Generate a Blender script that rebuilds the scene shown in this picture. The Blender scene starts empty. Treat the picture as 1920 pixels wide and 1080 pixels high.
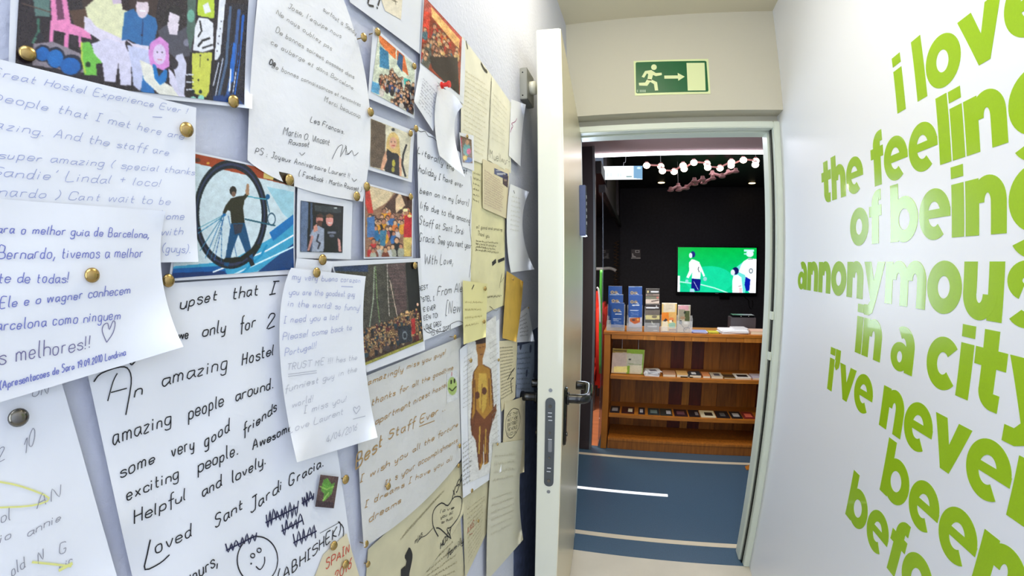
import bpy, bmesh, math, random
import numpy as np
from mathutils import Vector, Matrix
C = bpy.context.scene.collection
PI = math.pi
# ---------------------------------------------------------------- camera
F, K = 785.86, -0.14719                      # wide lens: angle = r/F*(1+K*(r/1000)^2), r in pixels of the 1920 frame
YAW, PITCH, ROLL = -0.29695, -0.05846, -0.00216
cy, sy, cp, sp, cr, sr = math.cos(YAW), math.sin(YAW), math.cos(PITCH), math.sin(PITCH), math.cos(ROLL), math.sin(ROLL)
_f = np.array([sy*cp, cy*cp, sp]); _r = np.array([cy, -sy, 0.0]); _u = np.cross(_r, _f)
M = np.stack([_r*cr+_u*sr, -_r*sr+_u*cr, -_f], 1)
cam = bpy.data.cameras.new('camera'); co = bpy.data.objects.new('camera', cam); C.objects.link(co)
co.matrix_world = Matrix(M.tolist()).to_4x4()
cam.type = 'PANO'; cam.panorama_type = 'FISHEYE_LENS_POLYNOMIAL'
cam.sensor_width = 36; cam.sensor_fit = 'HORIZONTAL'; cam.clip_start = 0.005
mm = 36/1920
cam.fisheye_fov = PI*1.2
cam.fisheye_polynomial_k0 = 0; cam.fisheye_polynomial_k1 = -1/(F*mm); cam.fisheye_polynomial_k2 = 0
cam.fisheye_polynomial_k3 = -K/1e6/F/mm**3; cam.fisheye_polynomial_k4 = 0
bpy.context.scene.camera = co
# ---------------------------------------------------------------- world, exposure, lights
sc = bpy.context.scene
sc.view_settings.view_transform = 'Standard'; sc.view_settings.look = 'None'
sc.view_settings.gamma = 1; sc.view_settings.use_curve_mapping = False
sc.view_settings.exposure = -0.06
w = bpy.data.worlds.new('world'); sc.world = w; w.use_nodes = True
w.node_tree.nodes['Background'].inputs[0].default_value = (0.5, 0.6, 0.8, 1)
w.node_tree.nodes['Background'].inputs[1].default_value = 0.3
def area(name, loc, size, power, col, rot=(0, 0, 0), sy_=None, spread=None):
    l = bpy.data.lights.new(name, 'AREA'); l.energy = power; l.color = col; l.size = size
    if sy_: l.shape = 'RECTANGLE'; l.size_y = sy_
    if spread: l.spread = spread
    o = bpy.data.objects.new(name, l); C.objects.link(o); o.location = loc; o.rotation_euler = rot; return o
def spot(name, loc, power, col, rot, ang, blend=0.5, rad=0.03):
    l = bpy.data.lights.new(name, 'SPOT'); l.energy = power; l.color = col; l.spot_size = ang; l.spot_blend = blend; l.shadow_soft_size = rad
    o = bpy.data.objects.new(name, l); C.objects.link(o); o.location = loc; o.rotation_euler = rot; return o
COOL, WARM = (0.86, 0.91, 1.0), (1.0, 0.90, 0.66)
area('ceiling_light_rear', (-0.02, -0.55, 1.10), 0.5, 11, COOL, sy_=1.0)
area('fill_light_rear', (-0.02, -1.6, 0.1), 0.5, 21, (0.74, 0.85, 1.0), rot=(PI/2, 0, math.radians(-32)), sy_=1.9)  # fill light added behind the camera to even out the walls
area('ceiling_light_door', (0.05, 0.86, 1.10), 0.16, 5.5, WARM, sy_=0.5)
pl0 = bpy.data.lights.new('wall_lamp', 'POINT'); pl0.energy = 7.5; pl0.color = (1.0, 0.93, 0.76); pl0.shadow_soft_size = 0.05
plo = bpy.data.objects.new('wall_lamp', pl0); C.objects.link(plo); plo.location = (-0.19, 0.82, 0.96)
area('lobby_light', (0.6, 2.75, 0.86), 0.9, 16, (0.88, 0.91, 1.0), sy_=0.5)
lw_ = area('lobby_fill_light', (-0.43, 2.62, 0.05), 0.6, 19, (0.72, 0.84, 1.0), rot=(PI/2, 0, math.radians(-116)), sy_=0.9); lw_.data.specular_factor = 0.45  # unseen cool fill added behind the door leaf to brighten the right wall
spot('bookcase_light', (0.35, 2.15, 0.75), 44, (1.0, 0.78, 0.42), (math.radians(48), 0, 0), math.radians(75), 0.7)
area('lounge_light', (0.8, 5.0, 1.05), 0.8, 3.5, (1.0, 0.9, 0.9))
# ---------------------------------------------------------------- geometry of the view (turns a pixel into a point on a plane)
def ray(px, py):
    px = np.asarray(px, float); py = np.asarray(py, float)
    x = px-960; y = 540-py; r = np.hypot(x, y); th = r/F*(1+K*(r/1000)**2); s = np.sin(th)/np.maximum(r, 1e-9)
    return np.stack([x*s, y*s, -np.cos(th)], -1) @ M.T
def proj(P):
    c = np.asarray(P, float) @ M; a = np.hypot(c[..., 0], c[..., 1]); th = np.arctan2(a, -c[..., 2]); r = th*F
    for _ in range(30): r = th*F/(1+K*(r/1000)**2)
    return 960+r*c[..., 0]/a, 540-r*c[..., 1]/a
class Plane:
    """a plane square to axis ax at value val; 2-D coordinates are the other two axes"""
    def __init__(s, ax, val): s.ax, s.val, s.o = ax, val, [i for i in range(3) if i != ax]
    def uv(s, px, py):
        v = ray(px, py); t = s.val/v[..., s.ax]; return np.stack([v[..., s.o[0]]*t, v[..., s.o[1]]*t], -1)
    def p3(s, uv, lift=0.0):
        uv = np.asarray(uv, float); P = np.zeros(uv.shape[:-1]+(3,)); P[..., s.ax] = s.val; P[..., s.o[0]] = uv[..., 0]; P[..., s.o[1]] = uv[..., 1]
        return P*(1-np.asarray(lift)/abs(s.val))[..., None]
XL, XR, YD, ZF, ZC = -0.297, 0.642, 1.92, -1.48, 1.131
PL = Plane(0, XL)
def at(px, py, Y):
    v = ray(px, py); return v*Y/v[1]
# ---------------------------------------------------------------- materials
def lin(c):
    c = np.asarray(c, float)/255; return np.where(c <= 0.04045, c/12.92, ((c+0.055)/1.055)**2.4)
MATS = {}
def mat(name, col, rough=0.6, metal=0.0, bump=0.0, scale=80, var=0.0, emit=0.0, coat=0.0, trans=0.0, alpha=1.0, stretch=None, ecol=None):
    if name in MATS: return MATS[name]
    m = bpy.data.materials.new(name); m.use_nodes = True; nt = m.node_tree; b = nt.nodes['Principled BSDF']
    c = tuple(lin(col))+(1,)
    b.inputs['Base Color'].default_value = c; b.inputs['Roughness'].default_value = rough; b.inputs['Metallic'].default_value = metal
    b.inputs['Coat Weight'].default_value = coat; b.inputs['Transmission Weight'].default_value = trans; b.inputs['Alpha'].default_value = alpha
    if emit: b.inputs['Emission Color'].default_value = tuple(lin(ecol or col))+(1,); b.inputs['Emission Strength'].default_value = emit
    if bump or var:
        tc = nt.nodes.new('ShaderNodeTexCoord'); n = nt.nodes.new('ShaderNodeTexNoise'); n.inputs['Scale'].default_value = scale; n.inputs['Detail'].default_value = 5
        src = tc.outputs['Object']
        if stretch:
            mp = nt.nodes.new('ShaderNodeMapping'); mp.inputs['Scale'].default_value = stretch; nt.links.new(src, mp.inputs[0]); src = mp.outputs[0]
        nt.links.new(src, n.inputs['Vector'])
        if bump:
            bp = nt.nodes.new('ShaderNodeBump'); bp.inputs['Strength'].default_value = bump; bp.inputs['Distance'].default_value = 0.002
            nt.links.new(n.outputs['Fac'], bp.inputs['Height']); nt.links.new(bp.outputs['Normal'], b.inputs['Normal'])
        if var:
            r = nt.nodes.new('ShaderNodeValToRGB'); r.color_ramp.elements[0].position = 0.3; r.color_ramp.elements[1].position = 0.7
            r.color_ramp.elements[0].color = tuple(x*(1-var) for x in c[:3])+(1,); r.color_ramp.elements[1].color = tuple(min(1, x*(1+var)) for x in c[:3])+(1,)
            nt.links.new(n.outputs['Fac'], r.inputs[0]); nt.links.new(r.outputs[0], b.inputs['Base Color'])
    MATS[name] = m; return m
def vmat(name, rough=0.3, emit=0.0):
    if name in MATS: return MATS[name]
    m = bpy.data.materials.new(name); m.use_nodes = True; nt = m.node_tree; b = nt.nodes['Principled BSDF']; b.inputs['Roughness'].default_value = rough
    a = nt.nodes.new('ShaderNodeAttribute'); a.attribute_name = 'Col'
    if emit:
        nt.links.new(a.outputs['Color'], b.inputs['Emission Color']); b.inputs['Emission Strength'].default_value = emit; b.inputs['Base Color'].default_value = (0, 0, 0, 1)
    else: nt.links.new(a.outputs['Color'], b.inputs['Base Color'])
    MATS[name] = m; return m
m_wallL = mat('plaster_blue_grey', (205, 208, 222), 0.75, bump=0.55, scale=130)
m_wallR = mat('satin_white_wall', (232, 236, 246), 0.36, bump=0.05, scale=60)
m_white = mat('white_wall', (200, 196, 180), 0.8, bump=0.1, scale=90)
m_ceil = mat('white_ceiling', (212, 206, 184), 0.9)
m_dark = mat('near_black_paint', (40, 38, 46), 0.7, bump=0.3, scale=30, var=0.25)
m_frame = mat('pale_green_grey_metal', (214, 222, 210), 0.4)
m_leaf = mat('cream_satin_metal', (226, 226, 210), 0.28, bump=0.02, scale=30, coat=0.3)
m_black = mat('black_plastic', (8, 8, 10), 0.2)
m_steel = mat('brushed_steel', (150, 152, 155), 0.35, metal=0.9, bump=0.1, scale=60)
m_brass = mat('brass', (176, 148, 92), 0.26, metal=0.9)
m_nickel = mat('dark_nickel', (120, 116, 108), 0.2, metal=1)
m_paper = mat('white_paper', (232, 234, 240), 0.75, bump=0.25, scale=14)
m_crump = mat('crumpled_white_paper', (234, 234, 236), 0.7, bump=1.0, scale=26)
m_cream = mat('cream_paper', (230, 226, 204), 0.75, bump=0.5, scale=22, var=0.05)
m_yellow = mat('aged_yellow_paper', (226, 219, 174), 0.75, bump=0.5, scale=22, var=0.07)
m_note = mat('yellow_sticky_paper', (228, 220, 158), 0.7, bump=0.2, scale=20)
m_gold = mat('mustard_paper', (202, 164, 70), 0.6, bump=0.3, scale=30, var=0.1)
m_beige = mat('beige_paper', (222, 210, 176), 0.7, bump=0.2, scale=20)
m_greyp = mat('wrinkled_grey_white_paper', (212, 211, 208), 0.7, bump=1.0, scale=26)
m_oldc = mat('old_cream_paper', (206, 198, 164), 0.75, bump=0.7, scale=24, var=0.06)
m_ivory = mat('ivory_paper', (214, 210, 190), 0.75, bump=0.3, scale=18)
m_card = mat('glossy_white_card', (226, 228, 234), 0.3)
# ---------------------------------------------------------------- mesh helpers
def link(name, me, m=None, parent=None):
    o = bpy.data.objects.new(name, me)
    if m is not None:
        for x in (m if isinstance(m, (list, tuple)) else [m]): me.materials.append(x)
    C.objects.link(o)
    if parent is not None: o.parent = parent
    return o
def tag(o, label, cat, group=None, kind=None):
    o['label'] = label; o['category'] = cat
    if group: o['group'] = group
    if kind: o['kind'] = kind
    return o
def struct(o): o['kind'] = 'structure'; return o
def empty(name, loc=(0, 0, 0), rz=0):
    o = bpy.data.objects.new(name, None); C.objects.link(o); o.location = loc; o.rotation_euler = (0, 0, rz); o.empty_display_size = 0.05; return o
class MB:
    def __init__(s): s.bm = bmesh.new()
    def box(s, x0, x1, y0, y1, z0, z1, bev=0.0):
        r = bmesh.ops.create_cube(s.bm, size=1, matrix=Matrix.Translation(((x0+x1)/2, (y0+y1)/2, (z0+z1)/2)) @ Matrix.Diagonal((abs(x1-x0), abs(y1-y0), abs(z1-z0), 1)))
        if bev:
            es = list({e for v in r['verts'] for e in v.link_edges}); bmesh.ops.bevel(s.bm, geom=es, offset=bev, segments=2, affect='EDGES')
        return s
    def obox(s, c, ax, ay, az, sx, sy2, sz, bev=0.0):
        m = Matrix((tuple(ax)+(0,), tuple(ay)+(0,), tuple(az)+(0,), (0, 0, 0, 1))).transposed()
        m = Matrix.Translation(c) @ m @ Matrix.Diagonal((sx, sy2, sz, 1))
        r = bmesh.ops.create_cube(s.bm, size=1, matrix=m)
        if bev:
            es = list({e for v in r['verts'] for e in v.link_edges}); bmesh.ops.bevel(s.bm, geom=es, offset=bev, segments=2, affect='EDGES')
        return s
    def cyl(s, p, q, r, n=16, r2=None):
        p, q = Vector(p), Vector(q); d = q-p; m = Matrix.Translation((p+q)/2) @ d.to_track_quat('Z', 'Y').to_matrix().to_4x4()
        bmesh.ops.create_cone(s.bm, cap_ends=True, segments=n, radius1=r, radius2=r if r2 is None else r2, depth=d.length, matrix=m); return s
    def ball(s, c, r, sc_=(1, 1, 1), n=16):
        bmesh.ops.create_uvsphere(s.bm, u_segments=n, v_segments=max(6, n//2), radius=r, matrix=Matrix.Translation(c) @ Matrix.Diagonal(tuple(sc_)+(1,))); return s
    def tube(s, pts, r, n=10, closed_ends=True):
        pts = [Vector(p) for p in pts]; rings = []; up = None
        for i, p in enumerate(pts):
            t = (pts[min(i+1, len(pts)-1)]-pts[max(i-1, 0)]).normalized()
            if up is None: up = t.orthogonal().normalized()
            up = (up-t*up.dot(t)).normalized(); b = t.cross(up)
            rr = r[i] if isinstance(r, (list, tuple)) else r
            rings.append([s.bm.verts.new(p+(up*math.cos(a)+b*math.sin(a))*rr) for a in [2*PI*k/n for k in range(n)]])
        for a, b in zip(rings, rings[1:]):
            for k in range(n): s.bm.faces.new((a[k], a[(k+1) % n], b[(k+1) % n], b[k]))
        if closed_ends: s.bm.faces.new(rings[0][::-1]); s.bm.faces.new(rings[-1])
        return s
    def build(s, name, m, parent=None, smooth=False, loc=None):
        bmesh.ops.recalc_face_normals(s.bm, faces=s.bm.faces)
        me = bpy.data.meshes.new(name); 
        if loc is not None: bmesh.ops.translate(s.bm, verts=s.bm.verts, vec=-Vector(loc))
        s.bm.to_mesh(me); s.bm.free()
        if smooth:
            for p in me.polygons: p.use_smooth = True
        o = link(name, me, m, parent)
        if loc is not None: o.location = loc
        return o
def bx(name, m, x0, x1, y0, y1, z0, z1, parent=None, bev=0.0):
    return MB().box(x0, x1, y0, y1, z0, z1, bev).build(name, m, parent)
def smooth_path(pts, sub=4, closed=False):
    pts = [np.asarray(p, float) for p in pts]
    if len(pts) < 3: return pts
    out = []
    for i in range(len(pts)-1):
        p0 = pts[max(i-1, 0)]; p1 = pts[i]; p2 = pts[i+1]; p3 = pts[min(i+2, len(pts)-1)]
        for k in range(sub):
            t = k/sub; out.append(0.5*((2*p1)+(-p0+p2)*t+(2*p0-5*p1+4*p2-p3)*t*t+(-p0+3*p1-3*p2+p3)*t**3))
    out.append(pts[-1]); return out
# ---------------------------------------------------------------- painting (flat print as a colour attribute)
def inpoly(X, Y, pts):
    r = np.zeros(X.shape, bool); n = len(pts)
    for i in range(n):
        x1, y1 = pts[i]; x2, y2 = pts[(i+1) % n]
        if y1 == y2: continue
        c = ((y1 > Y) != (y2 > Y)) & (X < (x2-x1)*(Y-y1)/(y2-y1)+x1); r ^= c
    return r
def paint(X, Y, base, ops, noise=0.06, seed=1, soft=1):
    rng = np.random.RandomState(seed)
    col = np.tile(np.array(base, float), X.shape+(1,))
    for op in ops:
        k = op[0]
        if k == 'p': col[inpoly(X, Y, op[1])] = op[2]
        elif k == 'e':
            _, cx, cy_, rx, ry, c = op; col[((X-cx)/rx)**2+((Y-cy_)/ry)**2 < 1] = c
        elif k == 'r':
            _, x0, y0, x1, y1, c = op; col[(X > x0) & (X < x1) & (Y > y0) & (Y < y1)] = c
        elif k == 'l':
            _, pts, wd, c = op
            for a, b in zip(pts, pts[1:]):
                dx, dy = b[0]-a[0], b[1]-a[1]; L = dx*dx+dy*dy+1e-9; t = np.clip(((X-a[0])*dx+(Y-a[1])*dy)/L, 0, 1)
                col[np.hypot(X-a[0]-t*dx, Y-a[1]-t*dy) < wd/2] = c
        elif k == 'o':
            _, cx, cy_, rx, ry, wd, c = op; q = np.sqrt(((X-cx)/rx)**2+((Y-cy_)/ry)**2); col[np.abs(q-1)*min(rx, ry) < wd/2] = c
        elif k == 'g':   # gradient between two colours across a polygon, along y
            _, pts, c1, c2 = op; m = inpoly(X, Y, pts); ys = [p[1] for p in pts]; t = np.clip((Y-min(ys))/(max(ys)-min(ys)+1e-9), 0, 1)[..., None]
            g = np.array(c1)*(1-t)+np.array(c2)*t; col[m] = g[m]
        elif k == 'c':   # crowd of small people
            _, pts, n, s, pal, heads = op; xs = [p[0] for p in pts]; ys = [p[1] for p in pts]; P = []
            while len(P) < n:
                x, y = rng.uniform(min(xs), max(xs)), rng.uniform(min(ys), max(ys))
                if inpoly(np.array([x]), np.array([y]), pts)[0]: P.append((y, x))
            for y, x in sorted(P):
                q = s*rng.uniform(.8, 1.2); c = pal[rng.randint(len(pal))]
                col[(((X-x)/q)**2+((Y-y-q*2)/(q*1.7))**2) < 1] = c
                col[(((X-x)/(q*.62))**2+((Y-y)/(q*.75))**2) < 1] = (60, 40, 35)
                col[(((X-x)/(q*.5))**2+((Y-y-q*.15)/(q*.62))**2) < 1] = heads[rng.randint(len(heads))]
    if soft:
        for _ in range(soft):
            p = np.pad(col, ((1, 1), (1, 1), (0, 0)), 'edge'); col = (p[:-2, 1:-1]+p[2:, 1:-1]+p[1:-1, :-2]+p[1:-1, 2:]+2*p[1:-1, 1:-1])/6
        t = rng.uniform(0, 6.28, 8); g = np.sin(X*.21+t[0]+np.sin(Y*.13+t[1]))*np.sin(Y*.24+t[2]+np.sin(X*.17+t[3]))+.6*np.sin(X*.55+t[4]+2*np.sin(Y*.31))*np.sin(Y*.6+t[5]+2*np.sin(X*.27))
        col *= 1+noise*.65*g[..., None]
    col += rng.normal(0, 255*noise*0.35, X.shape)[..., None]
    return np.clip(col, 0, 255)
def grid_mesh(name, P, m, parent=None, col=None):
    n, k = P.shape[:2]; idx = np.arange(n*k).reshape(n, k)
    f = np.stack([idx[:-1, :-1], idx[1:, :-1], idx[1:, 1:], idx[:-1, 1:]], -1).reshape(-1, 4)
    me = bpy.data.meshes.new(name); me.from_pydata(P.reshape(-1, 3).tolist(), [], f.tolist())
    me.polygons.foreach_set('use_smooth', np.ones(len(f), bool))
    if col is not None:
        a = me.color_attributes.new('Col', 'FLOAT_COLOR', 'POINT'); c = np.ones((n*k, 4), np.float32); c[:, :3] = lin(col.reshape(-1, 3)); a.data.foreach_set('color', c.ravel())
    me.update(); return link(name, me, m, parent)
def quad_uv(pl, q, n, k):
    a, b, c, d = [pl.uv(*p) for p in q]
    v, u = np.meshgrid(np.linspace(0, 1, n), np.linspace(0, 1, k), indexing='ij'); u = u[..., None]; v = v[..., None]
    return a*(1-u)*(1-v)+b*u*(1-v)+c*u*v+d*(1-u)*v
# ---------------------------------------------------------------- handwriting: a single-stroke alphabet
G = {}
def _g(s):
    for e in s.strip().split('\n'):
        k, wd, body = e.strip().split(' ', 2); st = []
        for part in body.split('|'):
            st.append([(int(t[0], 16), {'z': -1, 'y': -2, 'x': -3}.get(t[1]) if t[1] in 'zyx' else int(t[1])) for t in part.split()])
        G[k] = (float(wd), st)
_g('''a 5 44 14 03 01 10 20 42|44 41 50
b 5 08 00|03 14 34 43 41 30 10 01
c 4.5 43 34 14 03 01 10 30 41
d 5 43 34 14 03 01 10 30 42|48 41 50
e 5 02 42 43 34 14 03 01 10 30 41
f 4 48 38 27 20 2y|04 44
g 5 44 14 03 01 10 30 42|44 4y 3x 1x 0y
h 5 08 00|03 14 34 43 40
i 2 04 00|06 05
j 2 14 1y 0x|16 15
k 4 08 00|34 02 30
l 2 08 01 10
m 7 04 00|03 14 24 33 30|33 44 54 63 60
n 5 04 00|03 14 34 43 40
o 5 14 03 01 10 30 41 43 34 14
p 5 04 0x|03 14 34 43 41 30 10 01
q 5 43 34 14 03 01 10 30 41|44 4x
r 4 04 00|03 14 34
s 4.5 43 34 14 03 32 41 30 10 01
t 4 17 11 20 30|04 34
u 5 04 01 10 30 42|44 40
v 5 04 20 44
w 7 04 10 34 50 64
x 5 04 40|00 44
y 5 04 01 10 30 42|44 4y 3x 1x
z 5 04 44 00 40
A 7 00 38 60|13 53
B 6 00 08 38 47 45 34 04|34 53 51 30 00
C 6 56 48 18 06 02 10 40 52
D 6 00 08 38 56 52 30 00
E 6 58 08 00 50|04 44
F 6 58 08 00|04 44
G 7 57 48 18 06 02 10 40 53 33
H 6 08 00|58 50|04 54
I 4 08 38|18 10|00 30
J 5 48 41 30 10 01|18 58
K 6 08 00|58 04 50
L 6 08 00 50
M 8 00 08 34 68 60
N 6 00 08 50 58
O 7 28 06 02 20 40 62 66 48 28
P 6 00 08 38 57 55 44 04
R 6 00 08 38 57 55 44 04|24 50
S 6 57 48 18 06 15 44 53 41 30 10 01
T 6 08 68|38 30
U 6 08 02 10 40 52 58
V 6 08 30 68
W 9 08 20 46 70 98
X 6 08 50|00 58
Y 6 08 34 68|34 30
0 5 28 06 02 20 42 46 28
1 3 06 28 20
2 5 06 18 38 46 00 50
3 5 07 18 38 46 24 42 30 10 01
4 5 38 02 52|35 30
5 5 48 08 05 35 43 41 30 00
6 5 48 15 02 10 30 42 34 04
7 5 08 48 10
8 5 24 06 18 38 46 24 02 10 30 42 24
9 5 44 14 06 18 38 46 44 30
. 2 00 10
, 2 11 0y
! 2 08 02|00 01
' 2 18 06
( 3 29 06 02 2z
) 3 09 26 22 0z
[ 3 29 09 0z 2z
] 3 09 29 2z 0z
/ 5 0z 58
+ 5 22 26|04 44
- 5 03 33
: 2 03 04|00 01
~ 5 03 14 32 43
_ 6 0z 6z
$ 8 01 10 30 41|15 16|35 36
^ 7 30 04 06 18 36 58 76 74 30''')
class Ink:
    """collects pen strokes in the 2-D coordinates of a sheet, then builds them as one thin ribbon mesh"""
    def __init__(s, sheet): s.sh, s.v, s.f = sheet, [], []
    def stroke(s, pts, wd, sub=3):
        pts = smooth_path(pts, sub) if sub > 1 else [np.asarray(p, float) for p in pts]
        n0 = len(s.v); n = len(pts)
        for i, p in enumerate(pts):
            t = pts[min(i+1, n-1)]-pts[max(i-1, 0)]; L = np.hypot(*t)
            if L < 1e-9: t = np.array([1., 0]); L = 1
            nn = np.array([-t[1], t[0]])/L*wd/2; s.v += [p+nn, p-nn]
        for i in range(n-1): a = n0+2*i; s.f.append((a, a+1, a+3, a+2))
    def px(s, pts, wd, sub=3):     # stroke given by points read off the photograph
        q = [s.sh.pl.uv(*p) for p in pts]; s.stroke(q, wd*s.scale(pts[0]), sub)
    def scale(s, p): return float(np.hypot(*(s.sh.pl.uv(p[0], p[1])-s.sh.pl.uv(p[0], p[1]-4))))/4
    def text(s, txt, p0, p1, h, wd, slant=0.24, jit=0.4, seed=0):
        rng = random.Random(seed+len(txt)*7+int(p0[0])); a = s.sh.pl.uv(*p0); b = s.sh.pl.uv(*p1); sc_ = s.scale(p0); H = h*sc_*0.92/4.0
        tot = sum(G[c][0]+1.2 if c in G else 4.6 for c in txt)-1.2; d = (b-a); L = np.hypot(*d); d = d/L; up = np.array([0., 1.]); up = up-d*0
        sx = L/tot; x = 0
        for c in txt:
            if c not in G: x += 4.6; continue
            wv, st = G[c]; dy = rng.uniform(-jit, jit); ks = rng.uniform(.85, 1.12); kx = rng.uniform(.82, 1.08)
            for q in st:
                s.stroke([a+d*sx*(x+px_*kx+rng.uniform(-jit, jit)*.5)+up*H*(py_*ks+dy+rng.uniform(-jit, jit)*.6)+d*abs(sx)*slant*py_*1.2 for px_, py_ in q], wd*sc_)
            x += wv+1.2
    def scrib(s, p0, p1, h, wd, seed=0, gap=0.25):     # a line of writing too small to read
        rng = random.Random(seed*31+int(p0[0]+p0[1])); a = s.sh.pl.uv(*p0); b = s.sh.pl.uv(*p1); sc_ = s.scale(p0); d = b-a; L = np.hypot(*d); d /= L; H = h*sc_; t = 0
        while t < L*0.97:
            ln = rng.uniform(1.5, 5)*H; e = min(L, t+ln); pts = []; x = t; k = 0
            while x < e:
                pts.append(a+d*x+np.array([0, 1])*H*((k % 2)*rng.choice([.6, .7, 1.3]) if rng.random() > .1 else -.4)); x += H*rng.uniform(.25, .5); k += 1
            if len(pts) > 1: s.stroke(pts, wd*sc_, 2)
            t = e+H*rng.uniform(.6, 1.1)
    def build(s, col, name='handwriting', off=0.0006):
        if not s.v: return
        uv = np.array(s.v); P = s.sh.pl.p3(uv, s.sh.lift(uv)+off)
        me = bpy.data.meshes.new(name); me.from_pydata(P.tolist(), [], s.f)
        o = link(name, me, mat('ink_%d_%d_%d' % col, col, 0.6), s.sh.o)
        if len(s.v) != len(s.f)*2+2: o['kind'] = 'stuff'      # many pen strokes joined
        return o
class Sheet:
    """a paper on a plane: corners TL,TR,BR,BL as seen in the photograph, edge mid-points optional, corners may curl off the wall"""
    def __init__(s, name, label, cat, q, m, layer, pl=PL, mids={}, curl=(), wave=0.0005, group=None, res=(26, 22), seed=0, base=None):
        s.pl = pl; s.layer = layer; s.curl = [(pl.uv(c[0], c[1]), c[2], c[3]) for c in curl]; s.wave = wave; s.base = (0.0012+layer*0.0016) if base is None else base
        rng = random.Random(seed+int(q[0][0])); s.ph = [rng.uniform(0, 6.28) for _ in range(6)]
        c = [pl.uv(*p) for p in q]; md = {}
        for k, (i, j) in dict(t=(0, 1), r=(1, 2), b=(2, 3), l=(3, 0)).items(): md[k] = pl.uv(*mids[k]) if k in mids else (c[i]+c[j])/2
        n, k = res; V, U = np.meshgrid(np.linspace(-1, 1, n), np.linspace(-1, 1, k), indexing='ij')
        W = lambda a: a[..., None]
        uv = 0
        for (a, b), p in zip(((-1, -1), (1, -1), (1, 1), (-1, 1)), c): uv = uv+W(.25*(1+a*U)*(1+b*V)*(a*U+b*V-1))*p
        uv = uv+W(.5*(1-U*U)*(1-V))*md['t']+W(.5*(1-U*U)*(1+V))*md['b']+W(.5*(1-V*V)*(1+U))*md['r']+W(.5*(1-V*V)*(1-U))*md['l']
        s.o = grid_mesh(name, pl.p3(uv, s.lift(uv)), m); tag(s.o, label, cat, group)
    def lift(s, uv):
        x, y = uv[..., 0], uv[..., 1]; p = s.ph
        L = s.base+s.wave*(np.sin(x*60+p[0]+2*np.sin(y*25+p[1]))*0.6+np.sin(y*75+p[2]+1.5*np.sin(x*31+p[3]))*0.4)
        for c, r, h in s.curl: L = L+h*np.clip(1-np.hypot(x-c[0], y-c[1])/r, 0, 1)**2
        return L
    def picture(s, q, base, ops, step=1.3, noise=0.05, name='picture', m=None, off=0.0005, seed=1):
        w_ = max(abs(q[1][0]-q[0][0]), abs(q[2][0]-q[3][0])); h_ = max(abs(q[3][1]-q[0][1]), abs(q[2][1]-q[1][1])); k = int(w_/step)+2; n = int(h_/step)+2
        uv = quad_uv(s.pl, q, n, k); X, Y = proj(s.pl.p3(uv))
        return grid_mesh(name, s.pl.p3(uv, s.lift(uv)+off), m or vmat('glossy_print', 0.25), s.o, paint(X, Y, base, ops, noise, seed))
# ================================================================ THE SETTING: corridor
YL = 1.845                                                # front of the lintel wall
struct(bx('wall_left', m_wallL, XL-0.12, XL, -1.7, YD+0.02, ZF, ZC))
struct(bx('wall_right', m_wallR, XR, XR+0.12, -1.7, YD+0.15, ZF, ZC))
struct(bx('wall_back', m_white, XL-0.12, XR+0.12, -1.82, -1.7, ZF, ZC))
struct(bx('floor', mat('pale_beige_floor', (214, 206, 188), 0.35, var=0.05, scale=6, bump=0.03), XL-0.12, XR+0.12, -1.82, 1.905, ZF-0.1, ZF))
struct(bx('ceiling', m_ceil, XL-0.12, XR+0.12, -1.82, YL+0.12, ZC, ZC+0.1))
struct(bx('wall_front', m_white, XL, XR, YL, YL+0.15, 0.664, ZC))
struct(bx('trim_1', m_white, XL, XR, YD+0.01, YL+0.15, 0.628, 0.664))
# door frame
fr = MB()
fr.box(0.613, XR, YD-0.02, YD+0.03, ZF, 0.632, 0.003)
fr.box(0.597, XR, YD+0.032, YD+0.11, ZF, 0.632, 0.003)
fr.box(-0.30, 0.613, YD-0.02, YD+0.03, 0.602, 0.632, 0.003)
fr.box(-0.262, 0.6, YD+0.032, YD+0.11, 0.596, 0.632, 0.003)
fr.box(-0.297, -0.262, YD+0.0, YD+0.11, ZF, 0.632, 0.003)
fro = struct(fr.build('trim_2', m_frame))
gk = MB(); gk.box(0.606, 0.613, YD+0.012, YD+0.031, ZF, 0.602); gk.build('door_gasket', m_black, fro)['label'] = 'black rubber gasket strip'
for z in (at(1440, 592, YD)[2], at(1437, 668, YD)[2]):
    bx('strike_plate', m_frame, 0.603, 0.615, YD+0.002, YD+0.03, z-0.018, z+0.018, fro)
# ================================================================ open door leaf with lock and handles
Hn, Fn = np.array([-0.254, 1.925, 0]), np.array([-0.176, 1.0, 0])
du = (Fn-Hn)/np.linalg.norm(Fn-Hn); dn = np.array([-du[1], du[0], 0.]); dn = dn if dn[0] > 0 else -dn; up = np.array([0, 0, 1.])
Wd = float(np.linalg.norm(Fn-Hn)); Tk = 0.062; z0, z1 = ZF+0.008, 0.607
def dp(a, b, z): return Vector(Hn+du*a+dn*b)+Vector((0, 0, z))    # a along the leaf from the hinge, b out of its right face
door = MB().obox(dp(Wd/2, -Tk/2, (z0+z1)/2), du, dn, up, Wd, Tk, z1-z0, 0.002).build('door_1', m_leaf); struct(door)
def dat(px, py, off):                                    # height on the free edge
    v = ray(px, py); t = (1.0-off)/v[1]; return v[2]*t
MB().obox(dp(Wd/2, 0.0008, (z0+z1)/2), du, dn, up, Wd-0.004, 0.0016, z1-z0-0.004).build('face_panel', mat('brushed_champagne_metal', (224, 214, 184), 0.33, metal=0.5, bump=0.04, scale=120, stretch=(1, 1, .05)), door)['label'] = 'brushed champagne coloured metal skin'
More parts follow.
